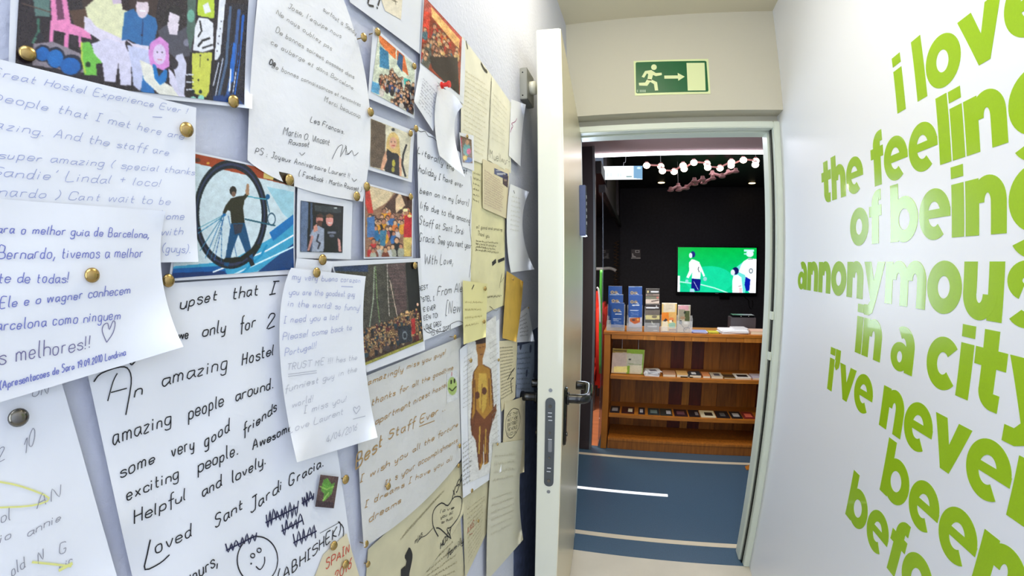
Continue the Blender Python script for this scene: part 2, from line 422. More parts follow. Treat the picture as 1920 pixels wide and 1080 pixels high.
# lock faceplate on the free edge
zt, zb = dat(1032, 745, 0), dat(1032, 911, 0); bc = -Tk*0.47; hw = 0.0125
fp = MB(); vs = []
for side in (1, -1):
    for k in range(9):
        a = PI/2*side-PI/2*side; th = PI*k/8
        zz = (zt-hw if side > 0 else zb+hw)+side*hw*math.sin(th); vs.append((hw*math.cos(th)*(1 if side > 0 else -1), zz))
top = [fp.bm.verts.new(dp(Wd+0.0022, bc+b, z)) for b, z in vs]; bot = [fp.bm.verts.new(dp(Wd+0.0, bc+b, z)) for b, z in vs]
fp.bm.faces.new(top); fp.bm.faces.new(bot[::-1])
for i in range(len(top)): fp.bm.faces.new((top[i], top[(i+1) % len(top)], bot[(i+1) % len(bot)], bot[i]))
lockp = fp.build('lock_faceplate', mat('worn_steel', (92, 96, 100), 0.45, metal=0.6, bump=0.2, scale=90), door)
det = MB()
for f, r in ((0.09, .0045), (0.38, .003), (0.66, .003), (0.93, .0045)):
    z = zt+(zb-zt)*f; det.cyl(dp(Wd+0.002, bc, z), dp(Wd+0.0035, bc, z), r, 14)
det.build('screw', m_nickel, lockp)
MB().obox(dp(Wd+0.004, bc+0.002, zt+(zb-zt)*0.52), du, dn, up, 0.006, 0.010, 0.034, 0.0015).build('latch_bolt', m_steel, lockp)
sc_ = MB()
for f in (0.16, 0.2, 0.24, 0.78, 0.82, 0.45):
    sc_.obox(dp(Wd+0.0028, bc+0.001*math.sin(f*60), zt+(zb-zt)*f), du, dn, up, 0.001, 0.010, 0.0016)
sc_.build('stamped_mark', m_card, lockp)
for z in (dat(1032, 731, 0), dat(1030, 921, 0)):
    MB().cyl(dp(Wd-0.001, bc, z), dp(Wd+0.0015, bc, z), 0.0048, 16).build('edge_screw', m_steel, door)
# lever handles on both faces
def lever(side):
    f = 0.0 if side > 0 else -Tk; s_ = side; a0 = Wd-0.055; zh = dat(1058, 773, 0.05)
    zt2, zb2 = dat(1056, 750, .05), dat(1056, 866, .05)
    h = MB().obox(dp(a0, f+s_*0.004, (zt2+zb2)/2), du, dn, up, 0.036, 0.009, zt2-zb2, 0.004).build('door_handle', m_black, door, True)
    P = [dp(a0, f+s_*0.004, zh), dp(a0, f+s_*0.03, zh), dp(a0, f+s_*0.048, zh), dp(a0-0.012, f+s_*0.060, zh), dp(a0-0.04, f+s_*0.063, zh+0.001), dp(a0-0.09, f+s_*0.063, zh+0.001), dp(a0-0.115, f+s_*0.060, zh), dp(a0-0.125, f+s_*0.048, zh), dp(a0-0.127, f+s_*0.024, zh)]
    P = [Vector(p) for p in smooth_path([list(p) for p in P], 4)]
    MB().tube(P, 0.0125, 14).build('lever', m_black, h, True)
    MB().cyl(dp(a0, f+s_*0.008, zh), dp(a0, f+s_*0.014, zh), 0.017, 20).build('rose', m_black, h, True)
    MB().cyl(dp(a0, f+s_*0.008, zb2+0.03), dp(a0, f+s_*0.012, zb2+0.03), 0.006, 16).build('keyhole', m_nickel, h, True)
    return h
lever(1); lever(-1)
# blue sign holder standing off the leaf near its hinge
zt, zb = at(1088, 350, 1.75)[2], at(1088, 443, 1.75)[2]
dsg = empty('door_sign', tuple(dp(0.17, 0.0, zb))); tag(dsg, 'blue plate sign projecting from the open door near its hinges', 'sign')
def loc_child(o, root): o.parent = root; o.matrix_parent_inverse = root.matrix_world.inverted()
bpy.context.view_layer.update()
bpy.context.view_layer.update()
a_ = MB().obox(dp(0.17, 0.014, (zt+zb)/2), du, dn, up, 0.09, 0.026, zt-zb, 0.002).build('sign_body', mat('blue_sign_plastic', (84, 98, 150), 0.4)); loc_child(a_, dsg)
a_ = MB().obox(dp(0.17, 0.0285, (zt+zb)/2), du, dn, up, 0.088, 0.003, zt-zb-0.004).build('sign_face', m_black); loc_child(a_, dsg)
for k in range(5):
    a_ = MB().obox(dp(0.20, 0.0305, zb+(zt-zb)*(0.25+0.13*k)), du, dn, up, 0.02, 0.001, 0.012).build('sign_mark', m_card); loc_child(a_, dsg)
# magnetic hold-open box on the wall behind the leaf
hb = MB().box(XL, -0.277, 1.045, 1.12, at(981, 187, 1.05)[2], at(981, 128, 1.05)[2], 0.0015).build('door_holder', mat('grey_cast_metal', (150, 150, 142), 0.45, metal=0.5))
tag(hb, 'grey metal door holder box on the left wall beside the door edge', 'door holder')
zc = at(995, 165, 1.08)[2]
MB().cyl((-0.277, 1.083, zc), (-0.262, 1.083, zc), 0.019, 24).build('magnet_disc', mat('white_enamel', (235, 232, 215), 0.3), hb, True)['label'] = 'round white magnet disc'
for z in (at(981, 137, 1.05)[2], at(981, 180, 1.05)[2]):
    MB().cyl((-0.289, 1.0445, z), (-0.289, 1.046, z), 0.002, 10).build('screw', m_black, hb)
# ================================================================ exit sign over the door
SG = Plane(1, YL)
q = [SG.uv(*p) for p in ((1188, 114.5), (1328, 110.5), (1332, 175.8), (1190.5, 179.5))]
def prism(pl, uvs, d0, d1, name, m, parent=None):
    mb = MB(); A = pl.p3(np.array(uvs), d0); B = pl.p3(np.array(uvs), d1)
    a = [mb.bm.verts.new(p) for p in A]; b = [mb.bm.verts.new(p) for p in B]
    mb.bm.faces.new(b); mb.bm.faces.new(a[::-1]); n = len(a)
    for i in range(n): mb.bm.faces.new((a[i], a[(i+1) % n], b[(i+1) % n], b[i]))
    return mb.build(name, m, parent)
m_glow = mat('luminescent_cream', (222, 232, 178), 0.4); m_green = mat('sign_green', (0, 92, 48), 0.35)
es = prism(SG, q, 0, 0.002, 'exit_sign', m_glow); tag(es, 'green emergency exit sign with running figure, arrow and door', 'exit sign')
z = lambda x, y: SG.uv(1040+x/3.374, y/3.374)
prism(SG, [z(*p) for p in ((512, 400), (518, 394), (952, 385), (960, 390), (973, 572), (968, 580), (524, 591), (514, 586))], 0.002, 0.0024, 'green_field', m_green, es)
def mark(pts, nm='symbol', m=m_glow): return prism(SG, [z(*p) for p in pts], 0.0024, 0.0028, nm, m, es)
mark([(834, 398), (948, 397), (955, 572), (842, 573)], 'door_symbol')
mark([(693, 478), (779, 477), (778, 461), (823, 485), (782, 511), (781, 497), (694, 498)], 'arrow')
mark([(628+18*math.cos(t), 425+18*math.sin(t)) for t in [2*PI*k/18 for k in range(18)]], 'running_figure')
for p in ([(572, 449), (612, 443), (640, 462), (677, 460), (678, 475), (640, 482), (622, 474), (612, 510), (586, 505), (592, 470), (584, 464), (566, 492), (550, 486)],
          [(586, 500), (614, 503), (648, 520), (655, 572), (634, 573), (628, 532), (604, 518), (586, 543), (534, 541), (532, 524), (572, 522)]): mark(p, 'running_figure')
for x in (520, 538, 548, 558, 568): mark([(x, 568), (x+8, 567), (x+8, 583), (x, 584)], 'maker_mark', mat('sign_grey', (150, 175, 150), 0.5))
# ================================================================ green vinyl lettering on the right wall
m_vinyl = mat('lime_vinyl', (154, 194, 30), 0.24, var=0.03, scale=300, coat=0.25)
XH, AS, ST = 0.1035, 0.139, 0.0345
class Glyph:
    def __init__(s): s.v, s.f, s.d = [], [], 0.0
    def poly(s, *p):
        s.d += 0.00006; n = len(s.v); s.v += [(a, b, s.d) for a, b in p]; s.f.append(tuple(range(n, n+len(p))))
    def rect(s, x0, y0, x1, y1): s.poly((x0, y0), (x1, y0), (x1, y1), (x0, y1))
    def arc(s, cx, cy_, rx, ry, tx, ty, a0, a1, n=28):
        s.d += 0.00006; b = len(s.v)
        for k in range(n+1):
            t = math.radians(a0+(a1-a0)*k/n); c, d = math.cos(t), math.sin(t)
            s.v += [(cx+rx*c, cy_+ry*d, s.d), (cx+(rx-tx)*c, cy_+(ry-ty)*d, s.d)]
        for k in range(n): i = b+2*k; s.f.append((i, i+1, i+3, i+2))
def glyph(c):
    g = Glyph(); H, A, S = XH, AS, ST
    o = 0.002
    if c in 'lI': g.rect(0, 0, S, A); w = S
    elif c == 'i': g.rect(0, 0, S, H); g.rect(0, H+0.0115, S, A-0.001); w = S
    elif c == 'o': g.arc(.0535, H/2, .0535, H/2+o, S, .031, 0, 360, 44); w = .107
    elif c == 'n' or c == 'h':
        g.rect(0, 0, S, H if c == 'n' else A); g.rect(.098-S, 0, .098, .058); g.arc(.0555, .058, .0425, H-.058+o, .0355-.001, .031, 0, 180, 22); w = .098
    elif c == 'u':
        g.rect(.098-S, 0, .098, H); g.rect(0, .0455, S, H); g.arc(.0425, .0455, .0425, .0455+o, .034, .031, 180, 360, 22); w = .098
    elif c == 'm':
        g.rect(0, 0, .032, H); g.rect(.066, 0, .098, .06); g.rect(.132, 0, .164, .06)
        g.arc(.057, .06, .041, H-.06+o, .032, .029, 0, 180, 22); g.arc(.123, .06, .041, H-.06+o, .032, .029, 0, 180, 22); w = .164
    elif c == 'r': g.rect(0, 0, S, H); g.arc(.062, .055, .05, H-.055+o, .034, .033, 78, 180, 16); w = .066
    elif c == 'b':
        g.rect(0, 0, S, A); g.arc(.058, H/2, .0535, H/2+o, .031, .029, -180, 180, 40); w = .1115
    elif c == 'g':
        g.rect(.1115-S, -.008, .1115, H); g.arc(.0535, H/2, .0535, H/2+o, .033, .029, 0, 360, 40)
        g.arc(.0575, -.004, .054, .04, .034, .027, 205, 360, 22); w = .1115
    elif c == 'e':
        g.arc(.0515, H/2, .0515, H/2+o, .031, .0275, 0, 306, 40); g.poly((.012, .0435), (.1028, .0435), (.103, .0615), (.012, .0615)); w = .103
    elif c == 'c': g.arc(.052, H/2, .052, H/2+o, .034, .031, 42, 318, 36); w = .095
    elif c == 'a':
        g.arc(.038, .033, .038, .0345, .027, .021, 0, 360, 34); g.rect(.062, 0, .094, .062)
        g.arc(.048, .058, .046, H-.058+o, .032, .027, 0, 118, 20); w = .094
    elif c == 't':
        g.rect(.018, .028, .018+S, A-.002); g.rect(0, .072, .074, H); g.arc(.053, .032, .035, .0335, .034, .030, 180, 275, 14); w = .074
        g.rect(.053, -.0012, .067, .0288)
    elif c == 'f':
        g.rect(.014, 0, .014+S, .105); g.rect(0, .072, .062, H-.004); g.arc(.050, .103, .036, .037, .034, .028, 82, 180, 16); w = .062
        g.rect(.052, .112, .060, .140)
    elif c == 'v': g.poly((0, H), (.036, H), (.0555, .045), (.0395, 0)); g.poly((.070, H), (.106, H), (.0665, 0), (.0395, 0), (.05, .045)); w = .106
    elif c == 'y': g.poly((0, H), (.036, H), (.0555, .045), (.0395, -.002)); g.poly((.070, H), (.106, H), (.0665, 0), (.0395, 0), (.05, .045)); g.poly((.0395, .001), (.0665, 0), (.052, -.032), (.034, -.040), (.008, -.040), (.008, -.012), (.028, -.012)); w = .106
    elif c == 's': g.arc(.04, H-.030, .038, .032, .030, .0265, 40, 250, 20); g.arc(.042, .0300, .040, .032, .030, .0265, -140, 90, 20); w = .082
    elif c == "'": g.rect(0, A-.036, .034, A); g.poly((.004, A-.036), (.034, A-.036), (.030, A-.054), (.012, A-.066), (0, A-.056)); w = .036
    else: return None, .042
    return g, w
def g_sides(g, n_):                                       # walls round each piece of a letter
    from collections import Counter
    e = Counter(); d = {}
    for f in g.f:
        for a, b in zip(f, f[1:]+f[:1]): e[frozenset((a, b))] += 1; d[frozenset((a, b))] = (a, b)
    return [(d[k][0], d[k][1], d[k][1]+n_, d[k][0]+n_) for k, v in e.items() if v == 1]
quote = empty('vinyl_lettering', (XR, 1.1, -0.2)); tag(quote, 'large lime green vinyl quotation in rounded lowercase letters on the right wall', 'lettering')
gcache = {}
for row, (txt, y0, zb) in enumerate((('i love', 1.024, .365), ('the feeling', 1.492, .2105), ('of being', 1.292, .0605), ('annonymous', 1.722, -.090), ('in a city', 1.232, -.242), ("i've never", 1.391, -.3955), ('been', 1.009, -.547), ('before', 1.148, -.7005))):
    x = 0
    for c in txt:
        if c == ' ': x += .042; continue
        if c == 'v': x -= .004
        if c == "'": x -= .001
        if c not in gcache:
            g, wd = glyph(c); me = bpy.data.meshes.new('letter'); n_ = len(g.v)
            me.from_pydata([(-0.0006-p[2], -p[0], p[1]) for p in g.v]+[(0, -p[0], p[1]) for p in g.v], [], g.f+g_sides(g, n_)); me.materials.append(m_vinyl); me.update()
            gcache[c] = (me, wd)
        me, wd = gcache[c]; o = bpy.data.objects.new('letter', me); C.objects.link(o); o.parent = quote
        o.location = (-0.0001, y0-x-1.1, zb+0.2); x += wd+.0045
        if c == 'v': x -= .006
        if c == 'f': x -= .003
# ================================================================ papers pinned to the left wall, from the back to the front
BLK, NAVY, BLUE, PBLUE, GREY, LGREY, BROWN = (22, 22, 28), (30, 32, 70), (110, 118, 190), (150, 160, 205), (110, 110, 120), (176, 178, 192), (176, 140, 84)
def lines(ink, rows, n, h, wd, seed=0):                   # n rows of unreadable writing spread over a quad TL,TR,BR,BL
    a, b, c, d = [np.array(p, float) for p in rows]
    for i in range(n):
        t = (i+0.5)/n; e = random.Random(seed+i).uniform(0.8, 1.0); p = a*(1-t)+d*t; q_ = b*(1-t)+c*t; q_ = p+(q_-p)*e
        ink.scrib(p, q_, h, wd, seed+i)
# --- far bottom and far right papers
u0, u1 = PL.uv(962, 642), PL.uv(1002, 650)
struct(bx('trim_11', mat('dark_gap_tone', (84, 94, 126), 0.5, bump=.2, scale=40, var=.35), XL, XL+0.0008, float(u0[0]), 1.75, ZF+.001, float(u0[1])))  # added dark sheet that darkens the wall gap behind the door leaf
s = Sheet('paper_sheet', 'cream crumpled paper sheet at the very bottom beside the long white curled sheet', 'paper', [(775, 1055), (862, 955), (872, 1090), (770, 1140)], m_oldc, 0)
k = Ink(s); lines(k, [(800, 1062), (858, 1000), (862, 1075), (800, 1100)], 5, 3, .8, 3); k.build((150, 140, 105))
s = Sheet('note_sheet', 'wrinkled cream letter with a heart bubble drawing and a black figure below', 'note', [(690, 1030), (868, 862), (870, 960), (680, 1180)], m_oldc, 1, mids=dict(b=(800, 1070)), curl=[(868, 960, .04, .006)])
k = Ink(s)
k.px([(822, 1006), (812, 985), (813, 958), (828, 943), (840, 948), (852, 932), (866, 935), (862, 965), (846, 988), (838, 992), (846, 1010), (826, 992), (818, 990)], 2.2)
for i, (x, y) in enumerate(((825, 962), (826, 972), (828, 982))): k.text(('love', 'you all', 'so much')[i], (x, y), (x+27-i*3, y-9), 3.5, .9)
k.text('HOST', (826, 1030), (846, 1002), 6, 2.2); k.text('family', (838, 1046), (870, 1015), 7, 2.2); k.text('XSP', (848, 936), (868, 903), 8, 2.2)
k.px([(782, 1018), (790, 1008), (800, 1003), (812, 990)], 1.4); k.text('miss', (778, 1020), (792, 1004), 6, 1.2)
k.build(BLK)
k = Ink(s); lines(k, [(760, 1000), (848, 905), (822, 930), (750, 1015)], 5, 3, .7, 9); k.build((160, 152, 120), 'faint_writing')

k = Ink(s); k.px([(764, 1036), (768, 1046), (766, 1060), (762, 1080), (762, 1100)], 20, 4); k.px([(763, 1034), (768, 1042)], 17, 1); k.px([(756, 1064), (756, 1100)], 14, 1); k.build((24, 24, 26), 'black_figure')
s = Sheet('paper_sheet', 'cream letter with small red scribble below the figure drawing', 'paper', [(868, 935), (918, 895), (912, 1000), (872, 1085)], m_oldc, 2)
k = Ink(s); lines(k, [(876, 952), (912, 925), (905, 1010), (878, 1060)], 12, 2.5, .6, 5); k.build((170, 160, 125)); k = Ink(s); k.text('XXG', (876, 1000), (890, 985), 6, 1.2); k.px([(880, 1003), (886, 1000)], 1.2, 1); k.build((190, 80, 60), 'red_writing')
s = Sheet('paper_sheet', 'narrow blue tinted sheet low on the wall behind the door handle', 'paper', [(966, 650), (1002, 640), (1001, 748), (968, 745)], mat('pale_blue_paper', (176, 190, 214), .7), 0)
k = Ink(s); lines(k, [(970, 660), (998, 656), (997, 735), (970, 735)], 8, 3, .7, 4); k.build((120, 130, 150))
s = Sheet('paper_sheet', 'small cream page of fine writing right of the figure drawing', 'paper', [(932, 640), (970, 636), (966, 745), (940, 772)], m_beige, 3)
k = Ink(s); lines(k, [(937, 650), (966, 648), (962, 738), (940, 752)], 16, 2, .6, 7); k.build((125, 118, 100)); k = Ink(s); k.px([(952, 712), (958, 700), (965, 690)], 2.2); k.px([(960, 735), (958, 715), (963, 708)], 2.2); k.build(BLK, 'black_stroke')
s = Sheet('note_sheet', 'cream note with a handwritten round speech bubble beside the door handle', 'note', [(946, 756), (985, 742), (983, 885), (940, 900)], m_beige, 4, curl=[(985, 742, .03, .012), (983, 885, .03, .006)])
k = Ink(s); k.px([(972, 768), (962, 766), (951, 780), (948, 800), (952, 818), (961, 820), (972, 803), (976, 785), (972, 768)], 1.1)
for i, tx in enumerate(('OK THX!', 'HAS IT HERE', 'DONT FORGET', 'THE WORLD', 'NOW')): k.text(tx, (952-.4*i, 782+9*i), (971-.6*i, 776+9*i), 3.2, .8)
k.build(BLK)
s = Sheet('note_sheet', 'torn white slip hanging under the mustard paper near the door edge', 'note', [(970, 590), (990, 574), (1002, 640), (968, 642)], m_paper, 2, curl=[(1002, 640, .05, .02)])
k = Ink(s); lines(k, [(974, 595), (988, 585), (993, 632), (975, 634)], 6, 2.5, .6, 2); k.build(GREY)
s = Sheet('note_sheet', 'long white curled sheet hanging over the cream papers at lower right of the board', 'note', [(925, 832), (982, 824), (981, 1012), (912, 1090)], m_ivory, 5, mids=dict(r=(974, 920), l=(915, 950)), curl=[(981, 1012, .06, .03), (925, 832, .02, .004)])
k = Ink(s); lines(k, [(928, 850), (972, 845), (966, 900), (924, 910)], 4, 4, .8, 8); lines(k, [(922, 930), (968, 915), (968, 985), (920, 1010)], 6, 3, .6, 8); k.build((196, 190, 168))
# --- the upper right group, nearest the door
s = Sheet('note_sheet', 'tall aged yellow letter with faint writing and a black blot', 'note', [(866, 262), (948, 300), (946, 572), (884, 598)], m_yellow, 2, wave=.0007)
k = Ink(s); k.text('all good and amazing', (893, 428), (942, 433), 3.5, .9); k.text('Thank you', (895, 441), (918, 446), 4.5, .9); lines(k, [(893, 450), (940, 455), (935, 478), (891, 472)], 4, 3, .8, 12); lines(k, [(908, 556), (942, 552), (941, 558), (908, 562)], 1, 3, 1, 2); lines(k, [(888, 320), (902, 325), (900, 385), (887, 380)], 6, 3, .7, 5); k.px([(912, 588), (924, 580), (918, 574), (930, 583), (936, 576)], .9); k.px([(936, 540), (942, 512), (938, 530), (945, 520)], .9); k.build((105, 100, 75))
k = Ink(s); k.px([(923, 495), (930, 489)], 8, 1); k.px([(934, 490), (946, 485)], 6, 1); k.build(BLK, 'black_blot')
s = Sheet('note_sheet', 'cream letter filled with very faint writing under the red pin note', 'note', [(866, 68), (923, 143), (918, 312), (864, 292)], m_cream, 3)
k = Ink(s); lines(k, [(873, 130), (918, 160), (912, 300), (868, 275)], 16, 2.5, .6, 21); k.build((205, 198, 166)); k = Ink(s); k.px([(902, 118), (908, 130), (913, 134)], 6, 2); k.px([(906, 126), (914, 136)], 4, 1); k.px([(874, 76), (877, 92)], 3, 1); k.build((70, 66, 50), 'dark_smudge')
s = Sheet('note_sheet', 'cream letter with a big scrawled signature near the door holder', 'note', [(922, 142), (958, 193), (958, 325), (915, 300)], m_cream, 4, curl=[(958, 193, .03, .004)])
k = Ink(s); k.text('Muellwurf', (919, 296), (956, 310), 8, 1.0, slant=.0); k.px([(922, 152), (917, 290)], .8, 1); k.build((90, 88, 80)); k = Ink(s); lines(k, [(924, 170), (952, 205), (950, 280), (922, 265)], 9, 2.5, .5, 22); k.build((205, 200, 175), 'faint_writing')
s = Sheet('note_sheet', 'white note with a purple pen mark curling off beside the door holder', 'note', [(958, 186), (986, 196), (976, 312), (954, 292)], m_paper, 5, mids=dict(r=(979, 250)), curl=[(986, 196, .06, .03)])
k = Ink(s); k.px([(958, 244), (962, 236), (959, 232), (966, 228), (969, 222)], 1.5); k.px([(960, 238), (957, 248)], 1.5, 1); k.build((170, 100, 140))
s = Sheet('note_sheet', 'cream sheet of tiny writing with blue and brown stickers at its top', 'note', [(905, 298), (955, 318), (950, 410), (905, 390)], m_beige, 4)
k = Ink(s); lines(k, [(909, 318), (948, 345), (946, 402), (908, 384)], 14, 2.2, .6, 31); k.build((185, 160, 145))
s.picture([(927, 315), (952, 326), (952, 338), (927, 326)], (64, 72, 120), [('r', 930, 319, 946, 321, (190, 190, 200)), ('r', 932, 324, 948, 328, (190, 190, 200))], .8, name='blue_sticker')
s.picture([(943, 326), (953, 330), (952, 352), (943, 345)], (84, 66, 72), [('r', 945, 336, 950, 340, (150, 130, 120))], .8, name='brown_sticker')
s = Sheet('note_sheet', 'white curled strip of paper fluttering left of the door edge', 'note', [(957, 345), (992, 360), (1002, 505), (958, 511)], m_paper, 6, mids=dict(r=(980, 430), l=(950, 430)), curl=[(992, 360, .05, .02), (1002, 505, .07, .035)])
k = Ink(s); lines(k, [(960, 365), (978, 370), (976, 440), (956, 435)], 8, 3, .5, 33); k.build((200, 200, 190)); k = Ink(s); k.px([(963, 357), (965, 363)], 1.8, 1); k.build(BLK, 'dark_mark')
s = Sheet('paper_strip', 'mustard coloured paper strip pinned near the door edge', 'paper', [(950, 508), (981, 528), (968, 641), (942, 634)], m_gold, 5, mids=dict(r=(976, 585)), curl=[(981, 528, .03, .012), (968, 641, .03, .008)])
# --- middle sheets
s = Sheet('note_sheet', 'wide white letter in golden brown marker praising the best staff', 'note', [(668, 712), (864, 632), (864, 862), (682, 1026)], m_greyp, 3, wave=.0008, mids=dict(b=(790, 945)), curl=[(682, 1026, .05, .006)])
k = Ink(s)
for tx, a, b, h, wd in (('amazingly miss you guys!', (690, 722), (836, 663), 6.5, 1.7), ('thanks for all the goodtime', (697, 760), (850, 692), 6.5, 1.7), ('apartment nicest hostel', (704, 796), (838, 724), 6.5, 1.7), ('Staff Ever ..', (728, 824), (836, 768), 9, 2.2), ('Best', (667, 880), (718, 834), 13, 3), ('I wish you all the fortune', (675, 906), (859, 798), 7, 1.8), ('It s your accomplishments', (722, 912), (858, 828), 6.5, 1.6), ('I dreams I have you all', (684, 952), (848, 862), 6.5, 1.6), ('dreams', (692, 980), (752, 942), 7, 1.7)): k.text(tx, a, b, h, wd, jit=.4)
k.px([(786, 800), (815, 789)], 1.6, 1); k.build(BROWN)
s.picture([(838, 702), (858, 692), (858, 748), (838, 756)], (222, 224, 226), [('e', 848, 724, 9, 17, (176, 200, 120)), ('e', 846, 716, 1.6, 4, (20, 20, 20)), ('e', 852, 714, 1.6, 4, (20, 20, 20)), ('l', [(842, 728), (848, 733), (855, 725)], 1.6, (20, 20, 20)), ('l', [(847, 704), (847, 694)], 1.6, (180, 40, 40))], .9, name='green_monster_doodle')
s = Sheet('drawing_sheet', 'pinned sheet with a golden brown standing figure drawing and fine writing', 'drawing', [(862, 655), (936, 598), (940, 884), (868, 934)], m_paper, 4, curl=[(940, 884, .03, .006)])
k = Ink(s); lines(k, [(868, 830), (890, 812), (884, 905), (868, 915)], 10, 3, .8, 41); lines(k, [(870, 668), (888, 655), (884, 760), (868, 770)], 12, 2.2, .4, 42); lines(k, [(918, 640), (935, 628), (937, 860), (925, 870)], 24, 2.2, .4, 43); k.build((150, 148, 140))
Gd, Db, Gl = (178, 128, 46), (94, 50, 30), (206, 168, 72)
s.picture([(876, 628), (930, 592), (934, 880), (880, 905)], (225, 224, 222), [
 ('p', [(893, 635), (910, 630), (911, 650), (908, 662), (905, 672), (905, 686), (896, 688), (896, 668), (893, 655)], (168, 116, 58)), ('p', [(891, 634), (900, 628), (911, 632), (911, 643), (892, 646)], (58, 38, 34)),
 ('p', [(896, 686), (906, 684), (920, 692), (922, 712), (922, 740), (926, 760), (923, 786), (917, 812), (915, 868), (908, 872), (907, 830), (904, 872), (900, 882), (896, 850), (893, 828), (884, 812), (882, 790), (885, 755), (885, 715), (888, 700)], Gd),
 ('p', [(893, 768), (908, 786), (922, 770), (924, 790), (915, 815), (912, 865), (909, 868), (907, 820), (902, 870), (897, 868), (893, 828), (884, 812), (883, 792)], (120, 66, 34)),
 ('p', [(898, 700), (912, 700), (914, 730), (911, 765), (905, 775), (899, 765), (896, 730)], Gl),
 ('e', 895, 741, 4.5, 7, Db), ('e', 908, 733, 4.5, 7, Db), ('l', [(888, 700), (886, 752), (883, 792), (886, 816)], 2.2, Db), ('l', [(920, 694), (923, 735), (925, 765), (922, 792), (916, 818), (915, 866)], 2.2, Db),
 ('l', [(890, 712), (892, 770), (888, 800)], 1.4, Db), ('l', [(917, 710), (918, 760)], 1.4, Db), ('l', [(896, 686), (888, 698)], 1.5, Db), ('l', [(906, 684), (920, 692)], 1.5, Db), ('l', [(906, 815), (905, 870)], 1.6, Db), ('l', [(893, 826), (899, 880)], 2, Db), ('l', [(902, 770), (904, 720)], 1.3, (150, 100, 40)), ('l', [(900, 800), (898, 850)], 2.5, Gl), ('l', [(911, 805), (910, 850)], 2, Gl),
 ('l', [(898, 652), (902, 652)], 1, Db), ('l', [(904, 650), (908, 650)], 1, Db), ('l', [(900, 665), (905, 664)], 1.2, Db), ('p', [(922, 770), (930, 757), (931, 770), (925, 790)], (120, 66, 34))], .8, .05, 'standing_figure', vmat('matte_print', .7))
s = Sheet('note_sheet', 'white letter in black pen with a wavy drawn border and a stranger postscript', 'note', [(782, 236), (886, 300), (882, 602), (796, 638)], m_paper, 5, wave=.0009, curl=[(886, 300, .03, .003)])
k = Ink(s)
for tx, a, b, h in (('Literally the', (783, 286), (852, 322), 7), ('best', (858, 318), (876, 327), 7), ('holiday I have ever', (785, 322), (868, 352), 7.5), ('been on in my [short]', (787, 362), (879, 386), 7), ('life due to the amazing', (788, 390), (882, 419), 7.5), ('Staff at Sant Jordi', (786, 420), (870, 440), 8), ('Gracia. See you next year', (786, 452), (884, 466), 8.5), ('With Love,', (795, 495), (850, 495), 10), ('From Alex', (820, 555), (872, 545), 10), ('[New', (836, 588), (864, 585), 12)): k.text(tx, a, b, h, 1.25, jit=.35)
for tx, a, b in (('BEST', (785, 545), (803, 541)), ('HOSTEL I', (783, 566), (815, 563)), ("I'VE EVER", (785, 586), (817, 580)), ('BEEN TO!', (790, 601), (822, 595)), ('LOVE GREG', (795, 618), (828, 610)), ('15.07.2013', (808, 630), (846, 616))): k.text(tx, a, b, 4.6, 1.2, jit=.25, slant=.0)
bd = [(778, 240), (789, 247), (797, 246), (803, 255), (812, 258), (819, 265)]; k.px(bd, 1.1)
k.px([(778, 240), (776, 300), (780, 360), (778, 420), (781, 470), (778, 500)], 1.0); k.px([(883, 330), (886, 370), (881, 420), (885, 470), (880, 520)], 1.0)
k.px([(793, 612), (800, 622), (808, 624), (802, 614), (822, 622), (838, 618), (845, 608), (860, 602), (870, 606)], 1.1); k.build(BLK)
s = Sheet('polaroid_photo', 'tiny instant photo of a person in a patterned dress below the red pin note', 'photo', [(861, 248), (888, 254), (889, 321), (867, 312)], m_card, 7)
s.picture([(863, 254), (884, 262), (886, 306), (868, 304)], (110, 84, 60), [('e', 875, 280, 7, 12, (90, 150, 150)), ('e', 876, 267, 3.5, 5, (200, 150, 110)), ('e', 879, 284, 4, 6, (200, 90, 130)), ('r', 862, 258, 866, 300, (190, 70, 90)), ('e', 878, 300, 8, 5, (70, 110, 170)), ('e', 872, 296, 4, 5, (220, 190, 80))], .8, .15)
s = Sheet('note_sheet', 'small translucent note with slanted writing pinned by the red push pin', 'note', [(789, 120), (834, 170), (812, 246), (776, 190)], m_paper, 7, curl=[(776, 190, .04, .006)])
k = Ink(s); lines(k, [(794, 145), (828, 182), (812, 228), (785, 195)], 9, 2.5, .6, 51); k.build((150, 148, 160))
s = Sheet('note_sheet', 'blank crumpled white strip curling down from the red push pin', 'note', [(822, 165), (868, 200), (872, 332), (824, 292)], m_crump, 9, mids=dict(r=(852, 245), l=(815, 225), t=(848, 175)), curl=[(868, 200, .05, .018), (872, 332, .09, .03)])
s = Sheet('note_sheet', 'yellow sticky note pinned over the corner of the wavy bordered letter', 'note', [(868, 526), (914, 532), (911, 632), (869, 646)], m_note, 8, curl=[(869, 646, .03, .008), (911, 632, .02, .006)])
k = Ink(s); lines(k, [(872, 560), (906, 562), (904, 612), (872, 620)], 4, 3, .7, 52); k.build((170, 158, 100)); k = Ink(s); k.px([(885, 542), (889, 534)], 2.4, 1); k.build(BLK, 'dark_mark')
